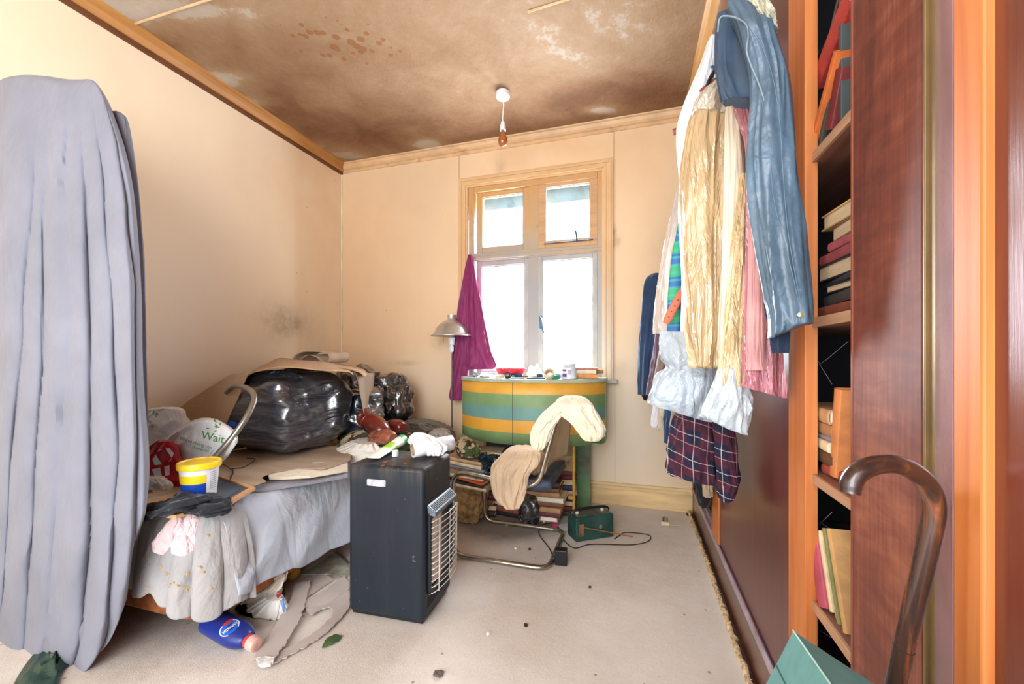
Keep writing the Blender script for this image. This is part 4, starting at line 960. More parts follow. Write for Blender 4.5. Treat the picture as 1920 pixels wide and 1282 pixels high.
for i in range(7): z = .064+i*.006; mb.box(XS-.001, XS+.0012, .03, Dp-.03, z, z+.0025, 0, HM)
mb.build('lower_vent_lines', m_dark, heater, False)

# things on top of the heater
zt = HH+.002
m_tube_w = M('white_squeeze_tube', (226, 230, 222), .35, var=.03)
A = at(700, 858, Z=zt+.012); B = at(752, 826, Z=zt+.028)
tb = thing('squeeze_tube', 'white squeeze tube with lime green band standing crookedly on the heater', 'tube', tuple((A+B)/2))
P = [A.lerp(B, t) for t in [i/10 for i in range(11)]]
def tubebody(t0, t1, r0=.0, mat=None, name='', n_=10):
    mb = MB(); d = (B-A); L_ = [t0+(t1-t0)*i/n_ for i in range(n_+1)]; sd = Vector((0, 0, 1)).cross(d).normalized(); up = d.cross(sd).normalized()*-1; vs = []; k = 18
    if up.z < 0: up = -up
    for t in L_:
        c_ = A+d*t
        for q in range(k):
            a = 2*pi*q/k; vs.append(c_+sd*cos(a)*(.030+.0-.004*t+r0)+up*sin(a)*(lerp(.002, .024, t**.8)+r0))
    fs = [(i*k+q, i*k+(q+1) % k, (i+1)*k+(q+1) % k, (i+1)*k+q) for i in range(n_) for q in range(k)]+[tuple(range(k-1, -1, -1)), tuple(n_*k+q for q in range(k))]
    mb.add(vs, fs); return mb
tubebody(0, 1).build('tube_body', m_tube_w, tb)
tubebody(.42, .66, .0008).build('lime_band', M('lime_green', (150, 206, 36), .4, var=.05), tb)
tubebody(.94, 1.06, .001).build('green_cap', M('mid_green_cap', (60, 160, 84), .4), tb)
c_ = at(741, 855, Z=zt); mb = MB(); mb.lathe([(.0, 0), (.013, 0), (.0135, .004), (.0135, .022), (.012, .025), (0, .025)], c_, 20, caps=False); single('bottle_cap', mb, m_wp, 'small white cap standing upright on the heater beside the tube', 'cap')  # a loose screw cap from a bottle
# white roll with rolled card in it
A = at(775, 843, Z=zt+.037); B = A+Vector((.12, .13, .012))
rl = thing('paper_roll', 'white roll of cloth and paper with rolled brown card inside, on the heater', 'roll', tuple((A+B)/2))
d = (B-A).normalized(); sd = d.cross(Vector((0, 0, 1))).normalized(); up = sd.cross(d)
def spiral(r0, r1, turns, t0, t1, nn=90, ph=0, th=.0):
    mb = MB(); mb.grid(lambda u, v: (lambda r_, a: A+(B-A)*lerp(t0, t1, v)+sd*cos(a)*r_+up*sin(a)*r_*.92)(lerp(r0, r1, u)*(1+.06*sin(u*31)), ph+u*turns*2*pi), nn, 4); return mb
spiral(.030, .034, 2.0, -.02, 1.0).build('white_wrap', M('white_paper', (226, 226, 230), .7, var=.04, bump=.3, bs=18), rl, solid=.0014)
spiral(.006, .027, 2.6, -.03, .8, 120, 1).build('rolled_card', M('brown_inner_card', (150, 126, 104), .8, var=.2), rl, solid=.0016)
mb = body([(812, 777, 792, 0, .6), (818, 771, 808), (826, 770, 822), (834, 778, 833), (842, 792, 834), (850, 800, 826)], A.y+.06, .035, .012, 2.4, 1.8, 5, 70, 40, .4)
mb.build('loose_cloth_end', cloth('white_cotton', (222, 224, 228), .04, crease=.5), rl)
mb = MB()
for px, py, r in ((722, 880-14, .010), (730, 864, .006), (760, 868, .007), (718, 872, .008), (765, 862, .005)):
    c_ = at(px, py, Z=zt); mb.lathe([(r, 0), (r, .0015)], c_+Vector((0, 0, -.002)), 12)
mb.build('coins', M('copper_coin', (150, 96, 66), .4, .7), heater)

# ------------------------------------------------------------------ things under and in front of the bed
# blue cleaner bottle lying on its side
A = at(403, 1166, Z=.052); B = at(473, 1205, Z=.046); dv = (B-A); A = A-dv*.12; dv = (B-A)
bt = thing('cleaner_bottle', 'blue cleaner bottle with red and white cap lying on the floor under the bed corner', 'bottle', tuple(A))
d = dv.normalized(); sd = d.cross(Vector((0, 0, 1))).normalized(); up = sd.cross(d).normalized(); Lb = dv.length
def bot(prof, mat, name, par=bt, n_=36, fl=.78, a0=0, a1=2*pi):
    mb = MB(); cu_ = a1-a0 > 6.2
    mb.grid(lambda u, v: (lambda r_, z_: A+d*z_+sd*cos(lerp(a0, a1, u))*r_+up*sin(lerp(a0, a1, u))*r_*fl)(*interp(prof, v)), n_, 40, cu=cu_); return mb.build(name, mat, par)
mbBot = MB(); pf_ = [(.001, 0), (.030, .001), (.046, .008), (.049, .03), (.049, Lb*.45), (.049, Lb*.62), (.044, Lb*.76), (.030, Lb*.88), (.018, Lb*.92), (.017, Lb*.96)]
mbBot.grid(lambda u, v: (lambda r_, z_: A+d*z_+sd*cos(2*pi*u)*r_+up*sin(2*pi*u)*r_*.8)(*interp(pf_, v)), 40, 50, cu=True)
mbBot.build('bottle_body', M('royal_blue_plastic', (28, 46, 128), .3, var=.1, dirt=(70, 80, 130), dirtamt=.3), bt)
bot([(.019, Lb*.90), (.022, Lb*.91), (.0225, Lb*.96), (.0235, Lb*.97)], M('faded_red_cap', (196, 60, 60), .4), 'cap_ring', fl=1)
bot([(.0235, Lb*.97), (.024, Lb*1.0), (.023, Lb*1.08), (.018, Lb*1.10), (.001, Lb*1.105)], M('pink_white_cap', (222, 178, 168), .4, dirt=(150, 90, 70), dirtamt=.3), 'cap', fl=1)
def ell(cx, cy, a, b, ang, n_=28): ca, sa = cos(radians(ang)), sin(radians(ang)); return [(cx+a*cos(2*pi*i/n_)*ca-b*sin(2*pi*i/n_)*sa, cy+a*cos(2*pi*i/n_)*sa+b*sin(2*pi*i/n_)*ca) for i in range(n_)]
q = MB(); e1, e2 = ell(430, 1177, 22, 12, -38), ell(430, 1177, 20, 10.4, -38)
dd = decal_mb(mbBot, e1, [tuple(range(28))], lambda x, y: (x, y), .0010, 2); q.add(dd.v, dd.f); q.build('white_oval', M('label_white', (214, 226, 240), .4), bt, False)
q = MB(); dd = decal_mb(mbBot, e2, [tuple(range(28))], lambda x, y: (x, y), .0018, 2); q.add(dd.v, dd.f); q.build('blue_oval', M('label_deep_blue', (34, 92, 178), .4), bt, False)
q = MB(); dd = decal_mb(mbBot, ell(427, 1166, 12, 2.6, -36), [tuple(range(28))], lambda x, y: (x, y), .0024, 1); q.add(dd.v, dd.f); q.build('red_flash', M('label_red', (200, 50, 50), .4), bt, False)
vs, fs = textmesh('Domestos', 1); ca, sa = cos(radians(142)), sin(radians(142))
dd = decal_mb(mbBot, vs, fs, affine((447, 1161), (9.4*ca, 9.4*sa), (-9.4*sa*-1, 9.4*ca*-1*-1) if False else (9.4*sa, -9.4*ca)), .0026, 1)
if dd.v: dd.build('brand_lettering', M('label_lettering', (236, 240, 246), .4), bt, False)

# crumpled white carrier bag below the bed edge
mb = body([(1070, 528, 536, 0, .4), (1085, 505, 533), (1100, 470, 524), (1120, 447, 520), (1135, 434, 516), (1150, 434, 505), (1157, 452, 500)], 1.36, .06, .022, 2.1, 2.4, 3, 110, 60, .5)
mb2 = body([(1118, 500, 528, 0, .6), (1135, 470, 533), (1155, 448, 532), (1175, 460, 524), (1188, 480, 500)], 1.30, .05, .016, 2.2, 2.2, 8, 90, 50, .5)
for q in (mb, mb2):
    for v in q.v: v.z = max(v.z, .008)
fb = thing('carrier_bag', 'crumpled cream-white carrier bag on the floor under the side of the bed', 'carrier bag', tuple(at(485, 1185, Z=0)))
mb.build('bag', plastic_sheet('cream_white_carrier', (222, 212, 194), .35, amt=.6, stretch=(1, 1, 1), dist=.02, spec=.4), fb); mb2.build('bag_bottom', plastic_sheet('white_carrier_lower', (224, 220, 214), .35, amt=.6, stretch=(1, 1, 1), dist=.02, spec=.4), fb)
poly_decal(mb2, fb, [[(518, 1116), (524, 1106), (531, 1113), (520, 1122)]], M('red_print_patch', (206, 50, 50), .5), 'red_print', .004, 2)
poly_decal(mb2, fb, [[(525, 1120), (532, 1115), (535, 1140), (531, 1150)]], M('blue_print_patch', (90, 130, 190), .5), 'blue_print', .004, 2)
# torn cardboard strips on the carpet
m_torn = M('torn_pinkish_grey_card', (186, 174, 168), .85, var=.05, scale=5, bump=.15, bs=60, dirt=(160, 146, 138), dirtamt=.3)
random.seed(11); CG = 'torn cardboard strips on the carpet'
sheetpoly('cardboard_sheet', [(535, 1098), (560, 1088), (611, 1077), (625, 1088), (600, 1104), (578, 1120), (555, 1128), (534, 1130)], .008, .004, m_torn, 'wide grey card piece lying furthest under the bed side, below the other strips', 'cardboard', .003, 1, None, CG, .8)
sheetpoly('cardboard_strip', [(575, 1124), (610, 1106), (646, 1081), (655, 1098), (655, 1106), (620, 1130), (590, 1139), (568, 1141)], .016, .004, m_torn, 'straight torn cardboard strip pointing from the white bag to the heater', 'cardboard', .004, 2, None, CG, .8)
sheetpoly('cardboard_strip', [(655, 1106), (656, 1140), (640, 1160), (612, 1188), (575, 1212), (530, 1236), (505, 1250), (484, 1252), (478, 1238), (520, 1225), (560, 1206), (600, 1180), (622, 1158), (625, 1146), (616, 1140), (600, 1146), (585, 1156), (572, 1146), (600, 1134), (630, 1122)], .012, .004, m_torn, 'curved torn cardboard strip like a hook, nearest to the heater', 'cardboard', .004, 3, None, CG, 1.0)
sheetpoly('cardboard_strip', [(553, 1095), (583, 1091), (578, 1110), (570, 1140), (558, 1172), (535, 1208), (516, 1236), (498, 1242), (476, 1235), (492, 1210), (515, 1175), (538, 1140), (548, 1118)], .022, .004, m_torn, 'long torn cardboard strip crossing on top, from the bed to the frayed floor end', 'cardboard', .005, 4, None, CG, 1.0)
sheetpoly('card_fluff', [(478, 1240), (500, 1236), (516, 1238), (505, 1252), (490, 1254)], .020, .009, M('white_paper_fluff', (214, 212, 208), .95, var=.2, scale=60, bump=.8), 'white frayed paper fluff at the near tip of the cardboard strips', 'scrap', .004, 6, None, None, 2.0)
sheetpoly('plastic_tray', [(565, 1078), (600, 1056), (630, 1033), (654, 1052), (654, 1080), (612, 1078)], .014, .004, M('dusty_clear_tray', (150, 150, 136), .35, var=.2, scale=20, dirt=(96, 94, 84), dirtamt=.4), 'dusty grey-green flat tray on the floor under the bed', 'tray', .002, 7)
mb = MB(); mb.tube([at(630, 1035, Z=.024), at(655, 1056, Z=.024)], .005, 8); mb.build('rim', m_nick, bpy.data.objects['plastic_tray'])
bpy.data.objects['rim'].matrix_parent_inverse = Matrix.Identity(4)
mb = blob(tuple(at(547, 1072, Z=.05)), (.035, .035, .032), 2, 4, .002); single('yellow_ball', mb, M('dull_yellow_rubber', (196, 150, 52), .6, dirt=(130, 100, 50)), 'dull yellow round ball on the floor under the bed', 'ball')
sheetpoly('green_scrap', [(604, 1210), (612, 1198), (627, 1190), (641, 1193), (634, 1203), (618, 1212), (604, 1215)], .008, .002, M('green_leaf_scrap', (70, 96, 54), .8, var=.3), 'torn dark green scrap on the carpet between cardboard strips and heater', 'scrap', .002, 8, None, None, .8)
# ------------------------------------------------------------------ pendant light
pc_ = at(943, 172, Z=ZC); pen = thing('pendant_light', 'white ceiling rose with cord, lampholder and bare brown bulb', 'ceiling light', tuple(pc_))
m_wpl = M('white_bakelite', (232, 234, 240), .35, var=.03)
mb = MB(); mb.lathe([(0, 0), (.036, 0), (.043, -.006), (.044, -.034), (.036, -.042), (.012, -.044), (0, -.044)], pc_, 36, caps=False); mb.build('ceiling_rose', m_wpl, pen)
zb1 = at(943, 232, Y=pc_.y).z; zb0 = at(943, 276, Y=pc_.y).z
mb = MB(); mb.tube(crv([pc_+Vector((.002, 0, -.04)), pc_+Vector((.004, 0, -.09)), pc_+Vector((-.002, 0, -.16)), Vector((pc_.x, pc_.y, zb1+.004))], 5), .0038, 8); mb.build('cord', m_wpl, pen)
mb = MB(); mb.lathe([(.007, .012), (.012, .008), (.014, -.006), (.017, -.010), (.017, -.030), (.019, -.032), (.019, -.044), (.015, -.046)], (pc_.x, pc_.y, zb1), 24); mb.build('lampholder', m_wpl, pen)
zt_ = zb1-.046; L_ = zt_-zb0
mb = MB(); mb.lathe([(.013, 0), (.014, -.012), (.018, -.026), (.027, -.045), (.0305, -.062), (.027, -.082), (.017, -.094), (.0, -.098)], (pc_.x, pc_.y, zt_), 28, caps=False); mb.build('light_bulb', M('dusty_brown_bulb', (150, 86, 46), .15, 0, var=.2, scale=20, bump=.02, coat=.8), pen)

# ------------------------------------------------------------------ standard lamp
lb = at(847, 700, Y=2.80); lx, ly = lb.x, 2.80
zl = lambda py: at(847, py, Y=ly).z
lamp = thing('floor_lamp', 'thin-poled floor lamp with a dented silver dome shade by the window', 'lamp', (lx, ly, .004))
m_alu = M('dull_silver_aluminium', (206, 204, 200), .36, .75, var=.06, bump=.04)
mb = MB(); mb.tube([(lx+.004, ly, .02), (lx, ly, zl(658))], .0065, 12); mb.build('pole', M('grey_brown_steel_pole', (120, 114, 114), .35, .7, dirt=(70, 50, 42), dirtamt=.4), lamp)
mb = MB(); mb.lathe([(0, 0), (.13, 0), (.13, .012), (.11, .022), (.02, .03), (.01, .06)], (lx+.004, ly, .004), 30); mb.build('lamp_base', M('dark_cast_base', (50, 48, 48), .5), lamp)
mb = MB(); z_ = zl(658); mb.lathe([(.008, z_-.01), (.016, z_), (.018, z_+.03), (.014, z_+.032), (.014, z_+.044), (.021, z_+.048), (.024, z_+.085), (.027, z_+.10), (.016, z_+.11)], (lx, ly, 0), 24); mb.build('lampholder', m_wpl, lamp)
zr = zl(629); zt_ = zl(601)
mb = MB(); mb.lathe([(.158, zr-.004), (.152, zr+.004), (.135, zr+.014), (.128, zr+.024), (.115, zr+.055), (.09, zr+.085), (.055, zr+.108), (.034, zr+.116), (.031, zr+.12), (.031, zr+.155), (.0, zr+.157)], (lx, ly, 0), 48, caps=False)
sh_ = mb.build('lamp_shade', m_alu, lamp, solid=.002); sh_.rotation_euler = (0, 0, 0)
mb = MB(); mb.tube([(lx-.06, ly-.02, zr), (lx-.06, ly-.02, zr-.05)], .001, 5); mb.build('pull_cord', m_dark, lamp)

# ------------------------------------------------------------------ curtain
m_cur = cloth('magenta_purple_satin', (132, 40, 92), .1, crease=.25, cs=5, rough=.5)
cur = thing('curtain', 'magenta-purple curtain hanging in a point from the window frame behind the lamp', 'curtain', tuple(at(880, 700, Y=2.85)))
mbc = body([(478, 879, 884, .03, .4), (500, 874, 888, .03), (540, 868, 893), (580, 863, 899), (620, 860, 906), (655, 855, 914), (678, 852, 923), (686, 852, 926), (692, 853, 920)], 2.86, .03, .022, 1.9, .7, 4, 120, 90, .35, .25)
mbc.build('curtain_cloth', m_cur, cur)
mb = body([(640, 856, 884), (670, 853, 882), (700, 850, 874), (725, 848, 868), (742, 845, 864), (750, 848, 863)], 2.84, .022, .014, 1.9, .7, 6, 90, 50, .3, .6); mb.build('hanging_corner', m_cur, cur)

# ------------------------------------------------------------------ striped bow-fronted cabinet
m_dg = M('sage_green_gloss', (126, 156, 104), .45, var=.07, scale=5, dirt=(110, 96, 66), dirtamt=.26)
m_do = M('ochre_orange_gloss', (226, 166, 62), .42, var=.05, scale=6, dirt=(150, 100, 50), dirtamt=.27)
m_dt = M('teal_green_gloss', (110, 154, 144), .45, var=.06, scale=5, dirt=(110, 96, 66), dirtamt=.24)
m_dto = M('grey_green_worn_top', (166, 178, 158), .5, var=.08, dirt=(120, 120, 110), dirtamt=.35)
DX0, DX1 = at(869, 740, Y=2.72).x, at(1134, 740, Y=2.78).x; DT = .905; DBz = .485; DYB = 2.87
cab = thing('bow_fronted_cabinet', 'bow-fronted wall cabinet painted in green, orange and teal stripes under the window', 'cabinet', ((DX0+DX1)/2, 2.7, DBz))
W_ = DX1-DX0
def bow(u, ex=0): # front curve in plan
    x = lerp(DX0-ex, DX1+ex, u); q = 2*u-1
    return x, 2.80-.315*sqrt(max(0, 1-q*q*.93))-ex
def bandm(u, v):
    for lim, i in ((.19, 0), (.39, 1), (.61, 2), (.81, 1+1), (1.1, 3)):
        if v < lim: return {0: 0, 1: 1, 2: 2, 3: 0}[i]
    return 0
mb = MB()
seq = [0, .19, .39, .61, .81, 1.0]; mats_ = [m_dg, m_do, m_dt]; bi = [0, 1, 2, 0, 1]
NU = 60
def bowf(u, v):
    q_ = .5-.5*cos(pi*u); a = bow(q_); j = min(int(round(v*5)), 5); return (a[0], a[1], lerp(DBz, DT-.022, seq[j]))
mb.grid(bowf, NU, 5, mif=lambda u, v: bi[min(4, int(round(v*5)))])
bmw = mb.build('bow_front', mats_, cab, solid=.012, offset=0)
mb = MB()
for side in (0, 1):
    x = (DX0, DX1)[side]; y = bow(side)[1]
    mb.box(x-.009, x+.009, y, DYB, DBz, DT-.02, 0)
mb.box(DX0, DX1, DYB-.012, DYB, DBz, DT-.02); mb.box(DX0+.01, DX1-.01, 2.62, DYB, DBz, DBz+.012)
mb.build('cabinet_body', m_dg, cab, False)
P = [Vector((*bow(i/50, .012), 0)) for i in range(51)]
mb = MB(); mb.prism([(DX1+.012, DYB, DT-.022), (DX0-.012, DYB, DT-.022)]+[(p.x, p.y, DT-.022) for p in P], (0, 0, .022)); mb.build('cabinet_top', m_dto, cab, False, bevel=.002)
mb = MB(); x_, y_ = bow(.445); mb.box(x_-.0016, x_+.0016, y_-.0075, y_+.004, DBz, DT-.022); mb.build('door_gap', m_dark, cab, False)
# legs: broad green board and thin yellow rods
mb = MB(); a = at(1080, 900, Y=2.84).x; b = at(1107, 900, Y=2.84).x; mb.box(a, b, 2.82, 2.845, .004, DBz); mb.build('leg_board', M('green_painted_board', (96, 132, 92), .5, var=.08, dirt=(80, 84, 60)), cab, False)
m_yel = M('yellow_ochre_rod', (206, 158, 74), .5, var=.12, dirt=(130, 90, 50), dirtamt=.35)
for px, yy, z0_ in ((1076, 2.60, .004), (909, 2.72, .004)):
    c_ = at(px, 900, Y=yy); mb = MB(); mb.tube([(c_.x, yy, z0_), (c_.x, yy, DBz)], .0095, 10); mb.build('leg_rod', m_yel, cab)
c_ = at(1076, 932, Y=2.58); mb = MB(); mb.box(c_.x-.035, c_.x-.005, 2.57, 2.60, c_.z-.012, c_.z+.01); mb.build('rod_bracket', m_yel, cab, False)

# on the cabinet top
def X_(px, Y): return at(px, 700, Y=Y).x
def Z_(py, px, Y): return at(px, py, Y=Y).z
m_pap = M('white_paper_sheet', (232, 234, 236), .7, var=.03, bump=.1, bs=10)
Yt = 2.70
x0, x1 = X_(930, Yt), X_(987, Yt)
tr = thing('red_tray', 'shallow red plastic tray of bits at the window side of the cabinet top', 'tray', ((x0+x1)/2, Yt, DT+.025))
mb = MB(); zt0_ = DT+.026
mb.grid(lambda u, v: (lambda a, r: ((x0+x1)/2+cos(a)*(x1-x0)/2*r, Yt+sin(a)*.085*r, zt0_+.034*min(1, v*1.2)**.9))(2*pi*u, .86+.14*v), 36, 6, cu=True)
mb.f = mb.f[:-1]; mb.m = mb.m[:-1]
mb.build('tray', M('bright_red_plastic', (206, 46, 60), .35), tr, solid=.003)
mb = MB(); random.seed(21)
for i in range(14):
    cx, cy = random.uniform(x0+.03, x1-.03), Yt+random.uniform(-.04, .04); a = random.uniform(0, 3); mb.box(-.02, .02, -.006, .006, 0, .006, 0, Matrix.Translation((cx, cy, zt0_+.022+random.uniform(0, .012))) @ Matrix.Rotation(a, 4, 'Z') @ Matrix.Rotation(random.uniform(-.3, .3), 4, 'Y'))
mb.build('small_bits', M('grey_bits', (150, 156, 166), .5, var=.4, scale=30), tr, False)
mb = MB(); mb.box(x0+.01, x1-.04, Yt-.05, Yt+.06, DT, DT+.026); single('box_of_papers', mb, m_pap, 'pile of white papers under the red tray', 'papers', smooth=False)
# crumpled white papers
def crump(name, px, py, Y, sx, sy, sz, seed, mat, label, cat, grp=None, z=DT):
    x = X_(px, Y); mb = MB()
    mb.grid(lambda u, v: (x+(u-.5)*sx, Y+(v-.5)*sy, z+sz*(.25+.75*abs(N(u*2.4+seed, v*2.4, seed)))*2.0*min(1, 4*min(u, 1-u, v, 1-v)+.15)), 16, 12)
    return single(name, mb, mat, label, cat, grp, solid=.001, smooth=True, ang=15)
crump('crumpled_paper', 1003, 695, 2.66, .12, .12, .075, 3, m_pap, 'crumpled white paper beside the red tray', 'paper')
crump('crumpled_paper', 912, 703, 2.66, .12, .1, .025, 5, m_pap, 'loose pale papers at the left end of the cabinet top', 'paper')
crump('grey_cloth_scrap', 893, 706, 2.7, .08, .08, .018, 9, cloth('blue_grey_scrap', (120, 134, 150)), 'small blue-grey rag at the far left of the cabinet top', 'cloth')
# small clutter: tapes, brushes, scissors, lids, each its own thing
def small_tape(px, py, Y, r, r2, h, col, label, tilt=1.2, name='tape_roll', z=DT, ax='X'):
    c = Vector((X_(px, Y), Y, z+r*abs(sin(tilt))+h*.3*abs(cos(tilt)))); R_ = Matrix.Rotation(tilt, 3, ax)
    mb = MB(); k = 28; vs = []
    prof_ = [(r2, -h/2), (r, -h/2), (r, h/2), (r2, h/2), (r2, -h/2)]
    mb.lathe(prof_, c, k, R_, caps=False); t = thing(name, label, 'tape', tuple(c)); mb.build('tape', col, t)
    mb = MB(); mb.lathe([(r2-.002, -h/2), (r2, -h/2), (r2, h/2), (r2-.002, h/2), (r2-.002, -h/2)], c, k, R_, caps=False); mb.build('core', m_card, t)
small_tape(1030, 703, 2.53, .034, .024, .03, M('cream_tape', (214, 196, 164), .5), 'roll of cream masking tape at the front middle of the cabinet top', .9)
small_tape(952, 705, 2.52, .020, .012, .02, M('black_tape', (34, 40, 58), .4), 'small roll of dark blue tape near the front edge of the cabinet top', 1.0)
random.seed(33)
m_list = {'dark blue': M('navy_bit', (40, 52, 84), .4), 'green': M('teal_bit', (30, 130, 104), .4), 'white': m_pap, 'grey': M('grey_bit', (140, 146, 156), .4, .4), 'cream': M('cream_bit', (216, 204, 176), .6), 'purple': M('purple_bit', (120, 60, 140), .4), 'brown': M('brown_bit', (120, 84, 56), .6)}
def stick_(px0, py0, px1, py1, Y0, Y1, r, mat, label, name, cat, z=DT, r1=None):
    a = Vector((X_(px0, Y0), Y0, z+r+.001)); b = Vector((X_(px1, Y1), Y1, z+r+.001+(py0-py1)*.0)); mb = MB(); mb.tube([a, a.lerp(b, .5), b], [r, r, r1 or r], 8); return single(name, mb, mat, label, cat)
stick_(888, 706, 905, 704, 2.66, 2.60, .004, m_list['dark blue'], 'dark blue pen at the left end of the cabinet top', 'pen', 'pen')
stick_(905, 709, 940, 705, 2.57, 2.60, .0035, m_list['brown'], 'thin brown pencil lying left of the small dark tape roll', 'pencil', 'pencil')
stick_(988, 710, 1022, 706, 2.50, 2.54, .005, m_list['dark blue'], 'long dark blue pen pointing at the cream masking tape', 'pen', 'pen')
stick_(958, 710, 982, 712, 2.52, 2.505, .004, m_list['grey'], 'grey metal pen at the front edge of the cabinet top', 'pen', 'pen')
def bit(px, Y, sx, sy, sz, a, col, label, name, cat, z=DT, bev=.002):
    x = X_(px, Y); mb = MB(); mb.box(-sx/2, sx/2, -sy/2, sy/2, 0, sz, 0, Matrix.Translation((x, Y, z)) @ Matrix.Rotation(a, 4, 'Z'))
    mb.box(-sx*.3, sx*.3, -sy*.35, sy*.35, sz, sz+.002, 0, Matrix.Translation((x, Y, z)) @ Matrix.Rotation(a, 4, 'Z'))
    return single(name, mb, col, label, cat, smooth=False, bevel=bev)
bit(962, 2.545, .018, .016, .018, .3, m_list['green'], 'tiny teal green bottle top at the front of the cabinet top', 'bottle_top', 'bottle top')  # a loose bottle top
bit(967, 2.64, .08, .05, .028, -.4, m_list['dark blue'], 'dark blue small case below the red tray', 'small_case', 'case')
bit(940, 2.6, .06, .035, .014, .6, m_list['grey'], 'grey metal tin left of the dark blue case', 'small_tin', 'tin')
bit(995, 2.56, .09, .05, .006, .25, m_list['cream'], 'cream card lying before the crumpled paper', 'card', 'card')
bit(976, 2.55, .07, .045, .004, -.3, m_pap, 'white card lying at the front of the cabinet top', 'card', 'card')
bit(926, 2.56, .05, .04, .008, .9, m_list['white'], 'small white packet on the left part of the cabinet top', 'packet', 'packet')
bit(1046, 2.6, .03, .03, .03, .2, m_list['green'], 'small green and white box beside the masking tape', 'small_box', 'box')
bit(1052, 2.72, .06, .05, .022, .2, m_list['grey'], 'grey flat tin behind the masking tape', 'small_tin', 'tin')
mb = MB(); a = Vector((X_(900, 2.57), 2.57, DT+.004)); 
mb.tube(crv([a+Vector((-.03, .0, 0)), a+Vector((-.015, .012, 0)), a, a+Vector((-.015, -.012, 0))], 6, True), .002, 6, True); mb.tube([a, a+Vector((.07, .006, .002))], [.003, .0008], 6); mb.tube([a, a+Vector((.068, -.006, .002))], [.003, .0008], 6); mb.tube(crv([a+Vector((-.03, -.02, 0)), a+Vector((-.018, -.008, 0)), a, a+Vector((-.02, -.026, 0))], 6, True), .002, 6, True)
single('scissors', mb, m_nick, 'small steel scissors lying open on the left part of the cabinet top', 'scissors')
random.seed(61)
for k in range(9):
    crump('paper_scrap', random.uniform(895, 1050), 700, random.uniform(2.54, 2.74), random.uniform(.03, .06), random.uniform(.03, .05), random.uniform(.008, .022), 20+k, m_pap, 'small crumpled white paper scrap among the clutter on the cabinet top', 'paper', 'paper scraps on the cabinet top')
for k, (px, Y, col, nm_) in enumerate(((903, 2.70, 'dark blue', 'dark blue'), (921, 2.66, 'grey', 'grey'), (936, 2.53, 'cream', 'cream'), (985, 2.60, 'brown', 'brown'), (1012, 2.60, 'dark blue', 'blue-black'), (1020, 2.72, 'cream', 'pale cream'), (1040, 2.54, 'green', 'green'), (975, 2.68, 'grey', 'mid-grey'), (948, 2.66, 'purple', 'purple'))):
    bit(px, Y, random.uniform(.025, .05), random.uniform(.02, .035), random.uniform(.008, .03), random.uniform(-1, 1), m_list[col], '%s small packet, %s among the clutter on the cabinet top' % (nm_, ['leftmost', 'second from left', 'third from left near the edge', 'by the cream card', 'right of the crumpled paper', 'behind the masking tape roll', 'right at the front', 'under the tray end', 'left before the tray'][k]), 'packet', 'packet')
# glass jars and white tub
def jar(px, Y, r, h, mat, label, name='glass_jar', cat='jar', lid=None):
    c = Vector((X_(px, Y), Y, DT)); t = thing(name, label, cat, tuple(c)); mb = MB(); mb.lathe([(r*.9, 0), (r, .004), (r, h*.85), (r*.82, h*.93), (r*.85, h)], c, 28); mb.build('jar_body', mat, t)
    if lid: mb = MB(); mb.lathe([(r*.9, h), (r*.93, h+.002), (r*.93, h+.012), (0, h+.014)], c, 28, caps=False); mb.build('lid', lid, t)
    return t, c
m_clear = M('milky_clear_plastic', (214, 224, 214), .2, alpha=.55, bump=0)
jar(1042, 2.74, .04, .085, m_clear, 'cloudy clear jar left of the white tub on the cabinet')
jar(1030, 2.82, .035, .09, M('pale_green_glass', (206, 222, 196), .2, alpha=.6, bump=0), 'pale greenish jar at the window behind the crumpled paper')
t, c = jar(1067, 2.60, .048, .088, M('translucent_white_tub', (220, 226, 232), .35, alpha=.9, bump=0), 'translucent white tub with a purple and white label on the cabinet', 'plastic_tub', 'tub', m_wpl)
va = atan2(-c.y, -c.x)
for a0, a1, z0, z1, m_ in ((-1.1, .35, .012, .07, m_wpl), (-1.0, -.3, .014, .036, m_list['purple']), (-1.0, -.35, .05, .062, m_list['purple']), (-.2, .28, .03, .06, M('pale_label_grey', (170, 176, 196), .5))):
    q = MB(); rr_ = .0488+(.0006 if m_ is not m_wpl else 0); q.grid(lambda u, v: (c.x+rr_*cos(va+lerp(a0, a1, u)), c.y+rr_*sin(va+lerp(a0, a1, u)), DT+lerp(z0, z1, v)), 14, 1); q.build('label', m_, t)

